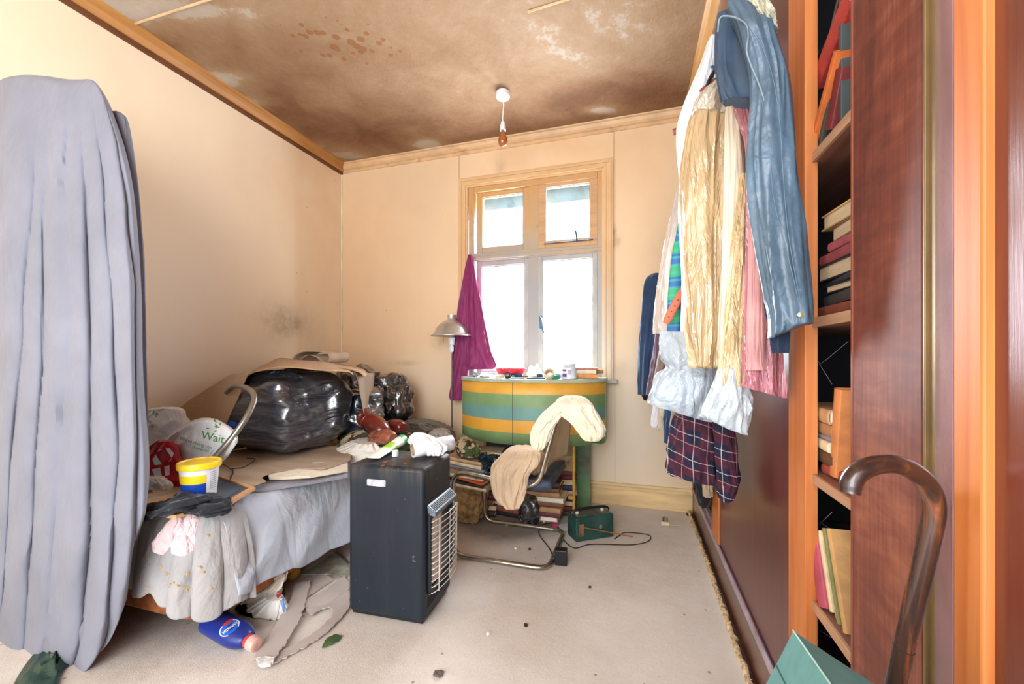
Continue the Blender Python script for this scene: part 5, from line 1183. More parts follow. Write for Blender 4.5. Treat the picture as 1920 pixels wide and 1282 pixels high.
# ------------------------------------------------------------------ books
BM_ = {}
def bcol(c, name=None):
    k = tuple(c)
    if k not in BM_: BM_[k] = M('book_cloth_%d' % len(BM_), c, .6, var=.1, scale=20, bump=.25, bs=150, dirt=tuple(x*.72 for x in c), dirtamt=.3)
    return BM_[k]
n = NT('aged_page_block'); _s = n.sep()
c = n.ramp(n.noise(14, 4, n.mp((1, 1, 40))), [(.3, (214, 186, 142)), (.7, (238, 218, 182))]); n.col(c); n.b.inputs['Roughness'].default_value = .9; m_page = n.m
n = NT('pale_page_block'); c = n.ramp(n.noise(14, 4, n.mp((1, 1, 40))), [(.3, (226, 214, 192)), (.7, (244, 236, 220))]); n.col(c); n.b.inputs['Roughness'].default_value = .9; m_pagew = n.m
def book(label, loc, dims, rot, col, pages=None, group=None, name='book', extra=None):
    """local: x = length (head to tail), y = width with the spine at -y, z = thickness, origin at base centre"""
    L, Wb, T = dims; t = thing(name, label, 'book', loc, group, rot); ct = min(.0032, T*.16)
    mb = MB()
    mb.box(-L/2, L/2, -Wb/2, Wb/2, 0, ct); mb.box(-L/2, L/2, -Wb/2, Wb/2, T-ct, T)
    vs = []; k = 8
    for s_ in (-L/2, L/2):
        for i in range(k+1):
            a = -pi/2+pi*i/k; vs.append((s_, -Wb/2-.25*T*cos(a)*.7, T/2+T/2*sin(a)))
        for i in range(k, -1, -1):
            a = -pi/2+pi*i/k; vs.append((s_, -Wb/2-.25*T*cos(a)*.7+ct, T/2+(T/2-ct)*sin(a)))
    n_ = 2*(k+1)
    mb.add(vs, [(i, (i+1) % n_, n_+(i+1) % n_, n_+i) for i in range(n_)])
    mb.add([], [])
    # end caps of the spine strip
    o_ = len(mb.v)-2*n_
    for e in (0, 1):
        for i in range(k):
            mb.f.append([o_+e*n_+i, o_+e*n_+i+1, o_+e*n_+n_-2-i, o_+e*n_+n_-1-i]); mb.m.append(0)
    cv = mb.build('cover', bcol(col), t, ang=30)
    mb = MB(); i_ = .004 if T > .012 else .0015; mb.box(-L/2+i_, L/2-i_, -Wb/2+ct*.5, Wb/2-i_, ct, T-ct); mb.build('pages', pages or m_page, t, False)
    if extra: extra(t, L, Wb, T)
    return t
MAR, RED, BRN, DKB, TAN, CRM, BLK, NVY, GRN, ORG, PNK, RST = (98, 36, 44), (150, 34, 40), (120, 78, 56), (66, 46, 42), (176, 134, 92), (220, 202, 168), (34, 32, 36), (42, 50, 82), (76, 88, 60), (206, 108, 50), (184, 96, 104), (150, 84, 66)
CN = {MAR: 'maroon', RED: 'red', BRN: 'brown', DKB: 'dark brown', TAN: 'tan', CRM: 'cream', BLK: 'black', NVY: 'navy', GRN: 'olive green', ORG: 'orange', PNK: 'faded pink', RST: 'rust'}
ORD = ['lowest', 'second from the bottom', 'third from the bottom', 'fourth from the bottom', 'fifth from the bottom', 'sixth from the bottom', 'seventh from the bottom', 'eighth from the bottom', 'ninth from the bottom', 'tenth from the bottom', 'eleventh from the bottom', 'twelfth from the bottom']
def stack(x, y, z, cols, where, group, Lr=(.19, .24), Wr=(.13, .17), Tr=(.018, .032), yaw=0, jit=.12, seed=0, name='book', top=True, flip=None):
    random.seed(seed)
    for i, col in enumerate(cols):
        L, Wb, T = random.uniform(*Lr), random.uniform(*Wr), random.uniform(*Tr); fl = (i*7+seed) % 4 == 0 if flip is None else flip
        a = yaw+random.uniform(-jit, jit)+(pi if fl else 0); o = 'topmost' if (top and i == len(cols)-1) else ORD[i]
        book('%s book, %s in %s' % (CN[col], o, where), (x+random.uniform(-.012, .012), y+random.uniform(-.01, .01), z), (L, Wb, T), (random.uniform(-.008, .008), random.uniform(-.01, .01), a), col, m_page if i % 4 else m_pagew, group, name); z += T+.0012
    return z
xa = at(935, 900, Y=2.55).x
stack(at(908, 900, Y=2.56).x, 2.56, .006, [DKB, MAR, BRN, MAR, DKB, MAR, BRN, DKB, MAR], 'the left floor stack under the cabinet', 'books in the left stack under the cabinet', seed=1, yaw=.1, Tr=(.026, .038))
stack(at(960, 900, Y=2.60).x, 2.60, .006, [BLK, RST, DKB, MAR, DKB, BRN, MAR, DKB, MAR, DKB], 'the middle floor stack under the cabinet', 'books in the middle stack under the cabinet', seed=2, yaw=-.08, Tr=(.026, .038))
stack(at(1025, 900, Y=2.55).x, 2.52, .036, [CRM, MAR, TAN, BRN, CRM, TAN, BRN, DKB], 'the right floor stack behind the chair', 'books in the right stack under the cabinet', seed=4, yaw=.05, Tr=(.022, .034))
stack(at(1056, 900, Y=2.74).x, 2.72, .006, [DKB, MAR, MAR, NVY, CRM, NVY, CRM, MAR, MAR], 'the far floor stack beside the yellow rod', 'books in the far stack by the yellow rod', seed=6, yaw=.12, Tr=(.026, .036), Lr=(.15, .19))
book('worn pink and white book lying flat on the carpet before the right floor stack', tuple(at(1016, 972, Z=.005)), (.15, .10, .030), (0, 0, -.05), (196, 126, 126), None)
# magazines and thin books sliding down on the left beside the heater
zz = .20; x_m = at(884, 880, Y=2.42).x
m_sack = M('brown_hessian', (150, 118, 78), .95, var=.2, scale=30, bump=.6, bs=160, dirt=(96, 70, 44), dirtamt=.35)
mb = blob((at(872, 900, Y=2.40).x, 2.42, .11), (.13, .11, .105), 6, 5, .02, 2, (1, 1, 1), .6, .8, .006); single('hessian_sack', mb, m_sack, 'slumped brown hessian sack on the floor behind the heater', 'sack')
cols = [(206, 160, 110), CRM, BLK, (206, 90, 40), CRM, (186, 150, 112), (150, 120, 90), (122, 130, 150), CRM, (206, 170, 130)]
nm = ['tan', 'cream', 'black', 'bright orange', 'off-white', 'beige', 'brown-grey', 'blue-grey', 'pale cream', 'sandy']
random.seed(14); z = .222
for i, col in enumerate(cols):
    T = random.uniform(.012, .020); a = random.uniform(-.35, .2)
    book('%s magazine, %s in the sliding pile on the hessian sack' % (nm[i], ORD[i]), (x_m+random.uniform(-.02, .02), 2.42+random.uniform(-.02, .02), z), (.25, .19, T), (0, .10+random.uniform(-.02, .03), a), col, m_pagew, 'magazines piled on the hessian sack', 'magazine'); z += T+.003
heap('camouflage_cloth', [(822, 868, 876), (830, 862, 886), (842, 860, 896), (852, 862, 894)], 2.36, .06, 19, camo(), 'dark green camouflage cloth on top of the sliding magazine pile')
# darker things under the cabinet
book('purple-grey large flat book standing at the back under the cabinet', (at(955, 860, Y=2.76).x, 2.80, .40), (.36, .09, .05), (pi/2*.92, 0, 0), (66, 48, 84), m_pagew)
book('pale box-like book lying on the middle stack under the cabinet', (at(915, 870, Y=2.62).x, 2.62, .385), (.22, .15, .032), (0, 0, .1), (206, 186, 150), m_pagew)
def pic(t, L, Wb, T):
    mb = MB(); mb.box(-L*.3, L*.32, -Wb*.3, Wb*.32, T, T+.001); mb.build('cover_picture', M('sepia_picture', (120, 92, 62), .6, var=.5, scale=30), t, False)
book('olive book with brown cover picture leaning upright behind the chair back', (at(1060, 870, Y=2.66).x, 2.66, .345), (.13, .10, .014), (pi/2*.94, -.05, .05), (140, 130, 84), None, None, 'book', pic)
mb = blob((at(912, 866, Y=2.40).x, 2.40, .36), (.06, .05, .075), 8, 5, .02, 2.4, (1, 1, 1), .6); single('plastic_bag', mb, plastic_sheet('dark_teal_bag', (16, 44, 52), .2, amt=.9, stretch=(1, 1, 1), sc=12, dist=.03), 'crumpled dark teal plastic bag behind the chair seat', 'plastic bag')
mb = blob((at(990, 940, Y=2.42).x, 2.46, .10), (.07, .07, .10), 3, 4, .012, 2, (1, 1, 1), .5, .8, .006); single('plastic_bag', mb, m_bin2, 'dark bag between the middle and right floor stacks', 'plastic bag')
# books on the cabinet top
z = DT
for lab, col, L, T, a, pg in (('orange-spined book, lowest of the four on the cabinet top', (206, 140, 84), .15, .030, .06, m_page), ('cream paperback second in the pile on the cabinet top', CRM, .14, .028, -.05, m_pagew), ('pinkish thin book third in the pile on the cabinet top', (190, 120, 116), .14, .012, .12, m_pagew)):
    book(lab, (X_(1100, 2.70), 2.70, z), (L, .10, T), (0, 0, a), col, pg, 'books piled on the cabinet top'); z += T+.001
book('tan book with loose cover at the right end of the cabinet top', (X_(1117, 2.76), 2.77, DT+.032), (.08, .09, .028), (0, .05, .3), TAN, m_page, 'books piled on the cabinet top')

# books on the wardrobe shelves (spines or ends towards the room)
def yx(px): return at(px, 668, X=XW+.05).y
def shelf_stack(shelf, items, px, gname, where, off=.02, Lw=(.20, .14)):
    z = SH[shelf]; random.seed(shelf+40)
    for lab, col, T, L, dy, rot, pg, sp in items:
        xx = XW+.022+.075+off
        book(lab, (xx, yx(px)+dy, z), (L, .14, T), (0, 0, -pi/2+rot if sp else pi/2+rot), col, pg, gname); z += T+.001
shelf_stack(1, [('rust-pink book, lowest on the middle shelf of the wardrobe', RST, .026, .20, .02, .03, m_page, 1),
  ('dark grey worn book just above the rust-pink one on the middle shelf', (70, 72, 74), .024, .20, .0, -.05, m_page, 1),
  ('black thin book third up on the middle shelf', BLK, .018, .19, -.01, .06, m_page, 0),
  ('dark grey-blue cover loose on the middle shelf', (60, 66, 80), .012, .20, .0, -.1, m_page, 1),
  ('black-covered book with wide cream pages on the middle shelf', (46, 44, 50), .036, .21, .02, .04, m_page, 0),
  ('long dull pink book on the middle shelf, lower of two', (166, 84, 92), .022, .20, .01, .02, m_page, 1),
  ('short dull pink book on the middle shelf, upper of two', PNK, .018, .17, -.02, .05, m_page, 1),
  ('grey-brown open block book near the top of the middle shelf', (132, 106, 82), .034, .18, -.02, -.03, m_page, 0),
  ('yellowed page block lying on top of the middle shelf pile', (214, 176, 116), .034, .20, .0, .06, m_page, 0)], 1588, 'books lying on the middle wardrobe shelf', '')
shelf_stack(2, [('faded red book lying flat under the leaning orange one', (160, 74, 66), .022, .15, -.05, .1, m_page, 1)], 1560, 'books on the third wardrobe shelf', '')
z = SH[2]+.024; random.seed(77)
for lab, col, T, L, rot, pg in (('dark brown book with curled cream end, lowest of the tan group', (92, 66, 48), .030, .17, .05, m_page), ('cream paperback with page end facing out on the third shelf', CRM, .022, .17, -.04, m_pagew), ('grey thin book between cream and brown books on the third shelf', (140, 136, 140), .010, .16, .08, m_pagew), ('brown-tan book second from top on the third shelf', (164, 118, 84), .026, .18, .02, m_pagew), ('thick tan book topmost on the third shelf', (184, 144, 104), .032, .18, -.02, m_pagew)):
    book(lab, (XW+.10, yx(1580)+L/2+.012, z), (L, .13, T), (0, 0, -pi/2+rot), col, pg, 'books on the third wardrobe shelf'); z += T+.001
def spinelab(t, L, Wb, T):
    mb = MB(); mb.box(L*.20, L*.40, -Wb/2-.0185*T/.1-.003, -Wb/2-.001, T*.2, T*.8); mb.build('spine_label', m_dark, t, False)
book('orange-tan book standing and leaning against the upright panel on the third shelf', (XW+.09, yx(1592), SH[2]+.098), (.19, .12, .028), (0, pi/2-.10, -pi/2+pi) if False else (pi/2, 0, 0), (206, 130, 74), m_page, None)
bk = [o for o in bpy.data.objects if o.get('label', '').startswith('orange-tan book standing')][0]
def basis(ob, ex, ey, loc):  # local x, local y directions
    ex = Vector(ex).normalized(); ey = Vector(ey); ey = (ey-ex*ex.dot(ey)).normalized(); ez = ex.cross(ey)
    ob.matrix_world = Matrix(((ex.x, ey.x, ez.x, loc[0]), (ex.y, ey.y, ez.y, loc[1]), (ex.z, ey.z, ez.z, loc[2]), (0, 0, 0, 1)))
basis(bk, (0, -.12, 1), (1, 0, 0), (XW+.10, yx(1584), SH[2]+.100))
# fourth shelf: leaning group
for lab, col, dims, px, lean, dx, pg in (('faded pink-red book leaning on the bottom shelf group', (176, 76, 96), (.15, .12, .042), 1566, .40, .0, m_page),
     ('cream thin book leaning behind the pink-red one on the lower shelf', (228, 210, 170), (.16, .11, .014), 1570, .42, .0, m_page),
     ('second cream thin book leaning on the lower shelf', CRM, (.17, .11, .010), 1579, .42, .0, m_page),
     ('olive green lettered book leaning on the lower shelf', (128, 130, 80), (.18, .12, .012), 1587, .42, .0, m_page),
     ('tan picture book leaning nearest the upright panel on the lower shelf', (196, 150, 96), (.19, .12, .016), 1600, .42, .0, m_page)):
    t = book(lab, (0, 0, 0), dims, (0, 0, 0), col, pg, 'books leaning on the lower wardrobe shelf')
    basis(t, (0, lean, 1), (1, 0, 0), (XW+.085+dx, yx(px), SH[3]+dims[0]/2+.004))
book('orange-yellow book with dark lettered cover lying at the far end of the lower shelf', (XW+.11, yx(1512)+.05, SH[3]), (.16, .13, .045), (0, 0, pi/2), (216, 160, 96), m_page)
book('dark printed book on the orange-yellow one at the far end of the lower shelf', (XW+.11, yx(1512)+.05, SH[3]+.046), (.16, .13, .04), (0, 0, pi/2+.1), (60, 66, 74), m_page)
# top shelf
book('crimson book with cream page top standing on the top shelf of the wardrobe', (0, 0, 0), (.15, .13, .05), (0, 0, 0), (150, 24, 40), m_pagew); t = [o for o in bpy.data.objects if o.get('label', '').startswith('crimson book')][0]
basis(t, (0, .15, 1), (1, 0, 0), (XW+.09, yx(1536)+.02, SH[0]+.075))
t = book('worn red-edged book with yellow pages leaning high on the top shelf', (0, 0, 0), (.17, .13, .045), (0, 0, 0), (176, 60, 52), m_page); basis(t, (0, -1, .45), (1, 0, .05), (XW+.10, yx(1578), SH[0]+.195))
t = book('slanting orange-spined thin book on the top shelf', (0, 0, 0), (.20, .13, .016), (0, 0, 0), ORG, m_page); basis(t, (0, -.95, 1), (1, 0, 0), (XW+.085, yx(1572), SH[0]+.080))
t = book('dark grey thin book behind the slanting orange one on the top shelf', (0, 0, 0), (.17, .12, .014), (0, 0, 0), (70, 68, 66), m_pagew); basis(t, (0, -.60, 1), (1, 0, 0), (XW+.09, yx(1575), SH[0]+.085))
t = book('cream-paged book tucked behind the upright panel on the top shelf', (0, 0, 0), (.11, .12, .03), (0, 0, 0), (120, 40, 40), m_pagew); basis(t, (0, -.5, 1), (1, 0, 0), (XW+.09, yx(1592), SH[0]+.07))
mb = MB(); y_ = yx(1596); mb.box(XW+.03, XW+.16, y_-.006, y_+.006, SH[0], SH[0]+.40); single('grey_folder', mb, M('dark_green_grey_board', (70, 78, 78), .6, var=.1), 'tall dark grey-green folder upright at the right of the top shelf', 'folder', smooth=False, bevel=.002)
P = crv([at(x, y, X=XW+.06) for x, y in ((1576, -20), (1562, 40), (1548, 100), (1536, 150), (1528, 184))], 5); mb = MB(); mb.tube(P, .0028, 6); single('cord', mb, M('brown_cord', (120, 92, 88), .9), 'brown cord hanging down to the red books on the top shelf', 'cord')
mb = MB()
for a, b in (((1514, 150), (1535, 95)), ((1516, 80), (1532, 160)), ((1512, 130), (1560, 60)), ((1512, 960), (1590, 1010)), ((1512, 1000), (1560, 960)), ((1512, 1165), (1598, 1215)), ((1512, 1130), (1570, 1190)), ((1512, 700), (1590, 640)), ((1520, 650), (1560, 720)), ((1514, 275), (1545, 240))):
    mb.tube([at(*a, X=XW+.04), at((a[0]+b[0])/2, (a[1]+b[1])/2+3, X=XW+.05), at(*b, X=XW+.04)], .0003, 4)
tag(mb.build('cobwebs', M('cobweb_grey', (170, 166, 170), .9)), 'thin grey cobwebs strung across the open wardrobe shelves', 'cobweb', None, 'stuff')
# ------------------------------------------------------------------ cantilever chair
def fillet(pts, r, n=6, closed=False):
    P = [Vector(p) for p in pts]; out = []; m = len(P)
    for i in range(m):
        if not closed and i in (0, m-1): out.append(P[i]); continue
        a, b, c = P[i-1], P[i], P[(i+1) % m]; rr = min(r, (a-b).length*.48, (c-b).length*.48)
        p0 = b+(a-b).normalized()*rr; p2 = b+(c-b).normalized()*rr
        for k in range(n+1):
            t = k/n; out.append(p0*(1-t)**2+b*2*t*(1-t)+p2*t*t)
    return out
chair = thing('cantilever_chair', 'tubular steel cantilever chair with beige fabric back, clothes thrown over it', 'chair', (-.66, 2.15, .004))
m_chr = M('worn_brown_chrome', (168, 158, 144), .25, .9, var=.12, scale=20, dirt=(110, 92, 76), dirtamt=.35)
ya, yb = 1.93, 2.39
side = lambda y: [(-.40, y, .018), (-.905, y, .018), (-.905, y, .452), (-.455, y, .408), (-.345, y, .80)]
loop = side(ya)+[(p[0], p[1], p[2]) for p in reversed(side(yb))]
mb = MB(); mb.tube(fillet(loop, .075, 8, True), .0125, 14, True); mb.build('tube_frame', m_chr, chair)
mb = MB()
def bk_(u, v):
    z = lerp(.475, .745, v); x = -.425+(.745-.475)*0+lerp(0, .075, v)
    x = lerp(lerp(-.432, -.388, u), lerp(-.368, -.358, u), v); return (x-.026*sin(pi*u), lerp(ya+.016, yb-.016, u), z)
mb.grid(bk_, 24, 12); mb.build('backrest', M('beige_canvas_back', (208, 186, 148), .75, var=.06, bump=.2, bs=120, dirt=(170, 142, 104), dirtamt=.3), chair, solid=.024)
m_btn = M('dark_brown_rivet', (70, 52, 40), .4, .4)
mb = MB()
for px, py in ((1036, 799), (1019, 867)):
    c = at(px, py, Y=ya+.035); c = Vector((c.x+.018, c.y, c.z)); mb.lathe([(0, -.005), (.009, -.004), (.0095, .003), (.005, .006), (0, .006)], c, 14, Matrix.Rotation(pi/2, 3, 'Y'), caps=False)
mb.build('rivets', m_btn, chair)
mb = MB(); mb.grid(lambda u, v: (lerp(-.68, -.39, u), lerp(ya+.015, yb-.015, v), .420-.03*sin(pi*u)*.5+.006*sin(pi*v)), 16, 12)
mb.build('seat', M('dusty_navy_seat', (52, 62, 78), .7, var=.25, scale=20, dirt=(120, 124, 130), dirtamt=.35), chair, solid=.04)
mb = body([(836, 968, 990, .08, .6), (842, 956, 1004, .04), (856, 942, 1008, .0), (872, 928, 1004, -.01), (888, 926, 990, -.02), (910, 926, 987, -.02), (930, 931, 980, -.02), (946, 946, 972, -.02), (951, 955, 967, -.02, .5)], 1.93, .035, .014, 2.1, 1.5, 4, 110, 70, .35, .9)
single('trousers', mb, cloth('beige_cotton_twill', (196, 170, 140), .06, crease=.4, cs=8), 'beige trousers draped over the chair seat and hanging to the front', 'trousers')
mb = body([(838, 975, 992, .12, .6), (848, 968, 1012, .10), (864, 972, 1018, .08), (880, 978, 1014, .06), (888, 990, 1006, .06, .5)], 2.02, .04, .016, 2.1, 1.7, 9, 80, 50, .4, .9)
single('trousers', mb, cloth('beige_brown_twill', (176, 150, 124), .08, crease=.4), 'second beige-brown garment bunched on the chair seat against the backrest', 'trousers')
ct = thing('cream_trousers', 'cream trousers hung over the top of the chair back', 'trousers', tuple(at(1075, 770, Y=1.97)))
m_crm = cloth('cream_cotton', (232, 222, 196), .04, crease=.35, cs=7)
for rows_, y_, th_, sd_, nm_ in (([(752, 1046, 1078, .02, .5), (762, 1034, 1070), (776, 1020, 1052), (792, 1008, 1040), (808, 1000, 1030), (822, 998, 1026), (834, 1001, 1020), (843, 1005, 1014, 0, .5)], 1.90, .012, 3, 'left_leg'),
        ([(742, 1060, 1086, .05, .5), (748, 1048, 1098, .03), (758, 1042, 1108, .0), (770, 1046, 1114), (784, 1062, 1121), (797, 1078, 1128), (808, 1086, 1131), (818, 1092, 1128), (826, 1102, 1118, 0, .5)], 1.905, .022, 5, 'right_leg')):
    body(rows_, y_, th_, .010, 1.6, 2.0, sd_, 110, 70, .5, .8, 1.05).build(nm_, m_crm, ct)
# adapter with its flex, radio, plug
c = at(1051, 1060, Z=.006); mb = MB(); mb.box(-.030, .030, -.024, .024, .006, .080, 0, Matrix.Translation((c.x, c.y+.02, 0)) @ Matrix.Rotation(.1, 4, 'Z')); mb.box(-.045, -.030, -.008, .008, .02, .034, 0, Matrix.Translation((c.x, c.y+.02, 0)))
single('power_adapter', mb, M('black_plastic', (20, 22, 26), .4), 'black plug-in adapter block standing beside the chair base tube', 'adapter', smooth=False, bevel=.003)
P = crv([at(x, y, Z=.010) for x, y in ((1037, 1046), (1030, 1028), (1015, 1008), (1010, 995), (1020, 983), (1040, 980), (1047, 988), (1057, 1012), (1077, 1027), (1102, 1021), (1127, 1020), (1184, 1021), (1214, 1015), (1220, 1006), (1209, 1001), (1174, 998), (1162, 1003), (1152, 1010))], 8)
mb = MB(); mb.tube(P, .0028, 6); single('flex', mb, M('black_flex', (34, 28, 28), .5), 'thin black flex looping over the carpet from the adapter to the radio', 'cable')
A, B, D = at(1080, 1017, Z=.006), at(1151, 1006, Z=.006), at(1067, 1004, Z=.006)
e1 = (B-A); e2 = Vector((-e1.y, e1.x, 0)).normalized()*.115; Hh = .135
rd = thing('portable_radio', 'small dark green leathercloth portable radio on the carpet with a brass dial', 'radio', tuple((A+B)/2+e2*.5))
mb = MB(); mb.hexa([A, B, B+e2, A+e2]+[p+Vector((0, 0, Hh)) for p in (A, B, B+e2, A+e2)])
mb.build('radio_case', M('dark_green_leathercloth', (22, 62, 56), .5, var=.15, bump=.3, bs=120, dirt=(50, 80, 74)), rd, False, bevel=.008)
u1 = e1.normalized(); u2 = e2.normalized(); TP = A+Vector((0, 0, Hh))
mb = MB(); q = [TP+u1*.012+u2*.012, TP+u1*(e1.length-.012)+u2*.012, TP+u1*(e1.length-.012)+u2*.10, TP+u1*.012+u2*.10]; mb.hexa([p for p in q]+[p+Vector((0, 0, .004)) for p in q]); mb.build('tuning_panel', M('grey_bronze_panel', (110, 112, 100), .35, .3, dirt=(60, 60, 54)), rd, False, bevel=.001)
mb = MB()
for a_ in (.035, e1.length-.045): mb.lathe([(.010, 0), (.010, .010), (.007, .013), (0, .013)], TP+u1*a_+u2*.055+Vector((0, 0, .004)), 16, caps=False)
mb.lathe([(.009, 0), (.009, .014), (.006, .017), (0, .017)], TP+u1*(e1.length+.0)+u2*.06+Vector((0, 0, -.012)), 16, caps=False); mb.build('knobs', M('cream_knob', (214, 206, 190), .4), rd)
mb = MB(); mb.tube(crv([TP+u1*.0+u2*.057+Vector((0, 0, -.03)), TP+u1*.004+u2*.057+Vector((0, 0, .012)), TP+u1*.05+u2*.057+Vector((0, 0, .026)), TP+u1*(e1.length-.05)+u2*.057+Vector((0, 0, .026)), TP+u1*(e1.length-.004)+u2*.057+Vector((0, 0, .012)), TP+u1*(e1.length)+u2*.057+Vector((0, 0, -.03))], 6), .005, 8, flat=1.6); mb.build('handle', m_dark, rd)
mb = MB(); q = A+u1*.020-u2*.0025; mb.hexa([q+Vector((0, 0, .03)), q+u1*.028+Vector((0, 0, .03)), q+u1*.028+u2*.004+Vector((0, 0, .03)), q+u2*.004+Vector((0, 0, .03)), q+Vector((0, 0, .098)), q+u1*.028+Vector((0, 0, .098)), q+u1*.028+u2*.004+Vector((0, 0, .098)), q+u2*.004+Vector((0, 0, .098))]); mb.build('brass_dial', M('worn_brass_dial', (184, 132, 92), .4, .5, dirt=(90, 50, 40)), rd, False)
mb = MB(); mb.tube([q+u1*.014+Vector((0, 0, .085))-u2*.004, at(1186, 1003, Z=.012)+Vector((0, -.02, 0))], .0032, 8); mb.build('aerial', M('brass_aerial', (186, 124, 70), .4, .6), rd)
mb = MB(); 
for k in range(14):
    a = k*2*pi/14; c = A+u1*(.155)+Vector((0, 0, .07))-u2*.0015; mb.tube([c+u1*.004*cos(a)+Vector((0, 0, .004*sin(a))), c+u1*.011*cos(a)+Vector((0, 0, .011*sin(a)))], .0012, 5)
mb.build('front_emblem', M('pale_emblem', (170, 160, 140), .4, .4), rd)
c = at(1247, 984, Z=.006); pl = thing('mains_plug', 'cream three-pin mains plug lying pins-up on the carpet near the wardrobe', 'plug', tuple(c))
mb = MB(); mb.prism([c+Vector(p) for p in ((-.024, -.012, 0), (.024, -.012, 0), (.026, .012, 0), (-.026, .012, 0))], (0, 0, .022)); mb.build('plug_body', M('cream_plug', (212, 190, 160), .4), pl, False, bevel=.003)
mb = MB()
for dx, dy, h in ((-.012, 0, .024), (.012, .0, .024), (.0, .006, .028)): mb.box(c.x+dx-.003, c.x+dx+.003, c.y+dy-.002, c.y+dy+.002, .028, .028+h)
mb.build('pins', m_btn, pl, False)
mb = MB(); mb.tube(crv([c+Vector((.024, 0, .008)), c+Vector((.055, -.004, .006)), c+Vector((.09, .005, .006))], 5), .0035, 6); mb.build('plug_flex', M('beige_flex', (196, 170, 136), .6), pl)
sheetpoly('pink_scrap', [(1034, 982), (1040, 978), (1048, 984), (1044, 990), (1037, 988)], .008, .006, M('hot_pink_paper', (236, 90, 150), .6), 'hot pink paper scrap on the carpet beside the radio', 'scrap', .002, 2)
sheetpoly('paper_slip', [(1047, 984), (1066, 980), (1068, 995), (1048, 995)], .007, .001, M('grey_white_slip', (200, 200, 206), .8), 'pale grey paper slip partly under the radio', 'paper', .001, 2)
random.seed(52)
for k, (px, py, r, col, lab) in enumerate(((967, 1028, 4, m_pap, 'small white plaster crumb on the carpet inside the chair base'), (993, 1029, 4, m_btn, 'dark round speck inside the chair base'), (905, 994, 5, M('terracotta_crumb', (176, 110, 80), .8), 'terracotta crumb on the carpet by the hessian sack'), (1020, 978, 4, m_pap, 'white crumb near the pink scrap'), (822, 1262, 13, M('grey_fluff', (104, 92, 84), .95, bump=.6), 'grey-brown ball of fluff at the bottom of the picture'), (915, 1188, 3, m_pap, 'tiny white speck on the open carpet right of the heater'), (986, 1171, 5, m_btn, 'small dark wood chip on the open carpet'), (1106, 1100, 3, m_btn, 'tiny black speck on the open carpet in front of the adapter'), (1270, 920, 3, m_pap, 'white speck at the far skirting by the wardrobe'), (950, 984, 7, M('gold_foil', (180, 150, 80), .4, .5), 'gold foil sliver before the middle floor stack'))):
    mb = blob(tuple(at(px, py, Z=.010)), (r*.0012, r*.0009, .0035), k, 3, .003, 3, (1, 1, 1), .8); single('crumb', mb, col, lab, 'debris')

# ------------------------------------------------------------------ walking stick and green box
stk = [at(1594, 924, T=.455), at(1597, 902, T=.456), at(1613, 883, T=.457), at(1645, 871, T=.46), at(1684, 871, T=.463), at(1720, 889, T=.466), at(1746, 922, T=.468), at(1751, 962, T=.47), at(1742, 1010, T=.474)]
p1, p2 = at(1742, 1010, T=.474), at(1677, 1290, T=.50); dd = (p2-p1)/(p1.z-p2.z)
bot_ = p1+dd*(p1.z-.01); rr = .0106
P = crv(stk, 6)[:-1]+[p1.lerp(bot_, i/30) for i in range(31)]
n = NT('burnished_walnut_cane'); vec = n.mp((26, 26, 2.2)); c = n.ramp(n.noise(1.4, 6, vec, .6, 1.0), [(.36, (40, 28, 28)), (.58, (70, 44, 34)), (.76, (160, 88, 44))]); n.col(c); n.b.inputs['Roughness'].default_value = .25; n.b.inputs['Coat Weight'].default_value = .5; n.bump(n.noise(3, 3, vec), .1, .004)
cane = thing('walking_stick', 'dark polished wooden walking stick with a crook handle leaning against the wardrobe', 'walking stick', tuple(bot_))
mb = MB(); mb.tube(P, [(.0098 if i < 3 else rr) for i in range(len(P)-31)]+[rr-.0035*i/30 for i in range(31)], 20); mb.build('stick', n.m, cane)
mb = MB(); mb.lathe([(.009, 0), (.0115, .002), (.010, .03), (.0095, .034)], bot_+Vector((0, 0, -.006)), 18); mb.build('rubber_tip', m_dark, cane)
mb = MB()
for t_ in (.17, .52, .8):
    c = p1.lerp(bot_, t_); d_ = (bot_-p1).normalized(); mb.tube([c, c+d_*.0012], rr-.0035*t_+.0004, 20)
mb.build('joint_rings', m_btn, cane)
V0 = at(1487, 1182, T=.55); ea, eb, ec = Vector((-.454, -.174, -.874)), Vector((-.089, -.967, .239)), Vector((.886, -.186, -.424))
eb = (eb-ea*ea.dot(eb)).normalized(); ec = ea.cross(eb).normalized(); ec = ec if ec.x > 0 else -ec
la, lb_, lc = .68, .30, .145
gb = thing('green_box', 'matt blue-green box tilted against the wardrobe in the near right corner', 'box', tuple(V0+ea*la*.5))
V_ = [V0+ea*i*la+eb*j*lb_+ec*k*lc for k in (0, 1) for i, j in ((0, 0), (1, 0), (1, 1), (0, 1))]
m_gbx = M('matt_blue_green_board', (84, 134, 130), .8, var=.06, scale=30, bump=.15, bs=150, dirt=(120, 160, 150), dirtamt=.22)
mb = MB(); mb.hexa(V_); mb.build('box_body', m_gbx, gb, False, bevel=.0015)
mb = MB(); mb.tube([V0-ea*.0004-ec*.0004, V0+eb*lb_-ea*.0004-ec*.0004], .0011, 6); mb.build('worn_edge', M('worn_pale_edge', (160, 196, 186), .8), gb)
mb = MB(); mb.hexa([p+(V0-p).normalized()*0 for p in [V0+ea*.05-ec*.0012+eb*0, V0+ea*.0515-ec*.0012, V0+ea*.0515-ec*.0012+eb*lb_, V0+ea*.05-ec*.0012+eb*lb_, V0+ea*.05+ec*.001, V0+ea*.0515+ec*.001, V0+ea*.0515+ec*.001+eb*lb_, V0+ea*.05+ec*.001+eb*lb_]]); mb.build('lid_line', M('dark_green_line', (40, 80, 74), .8), gb, False)

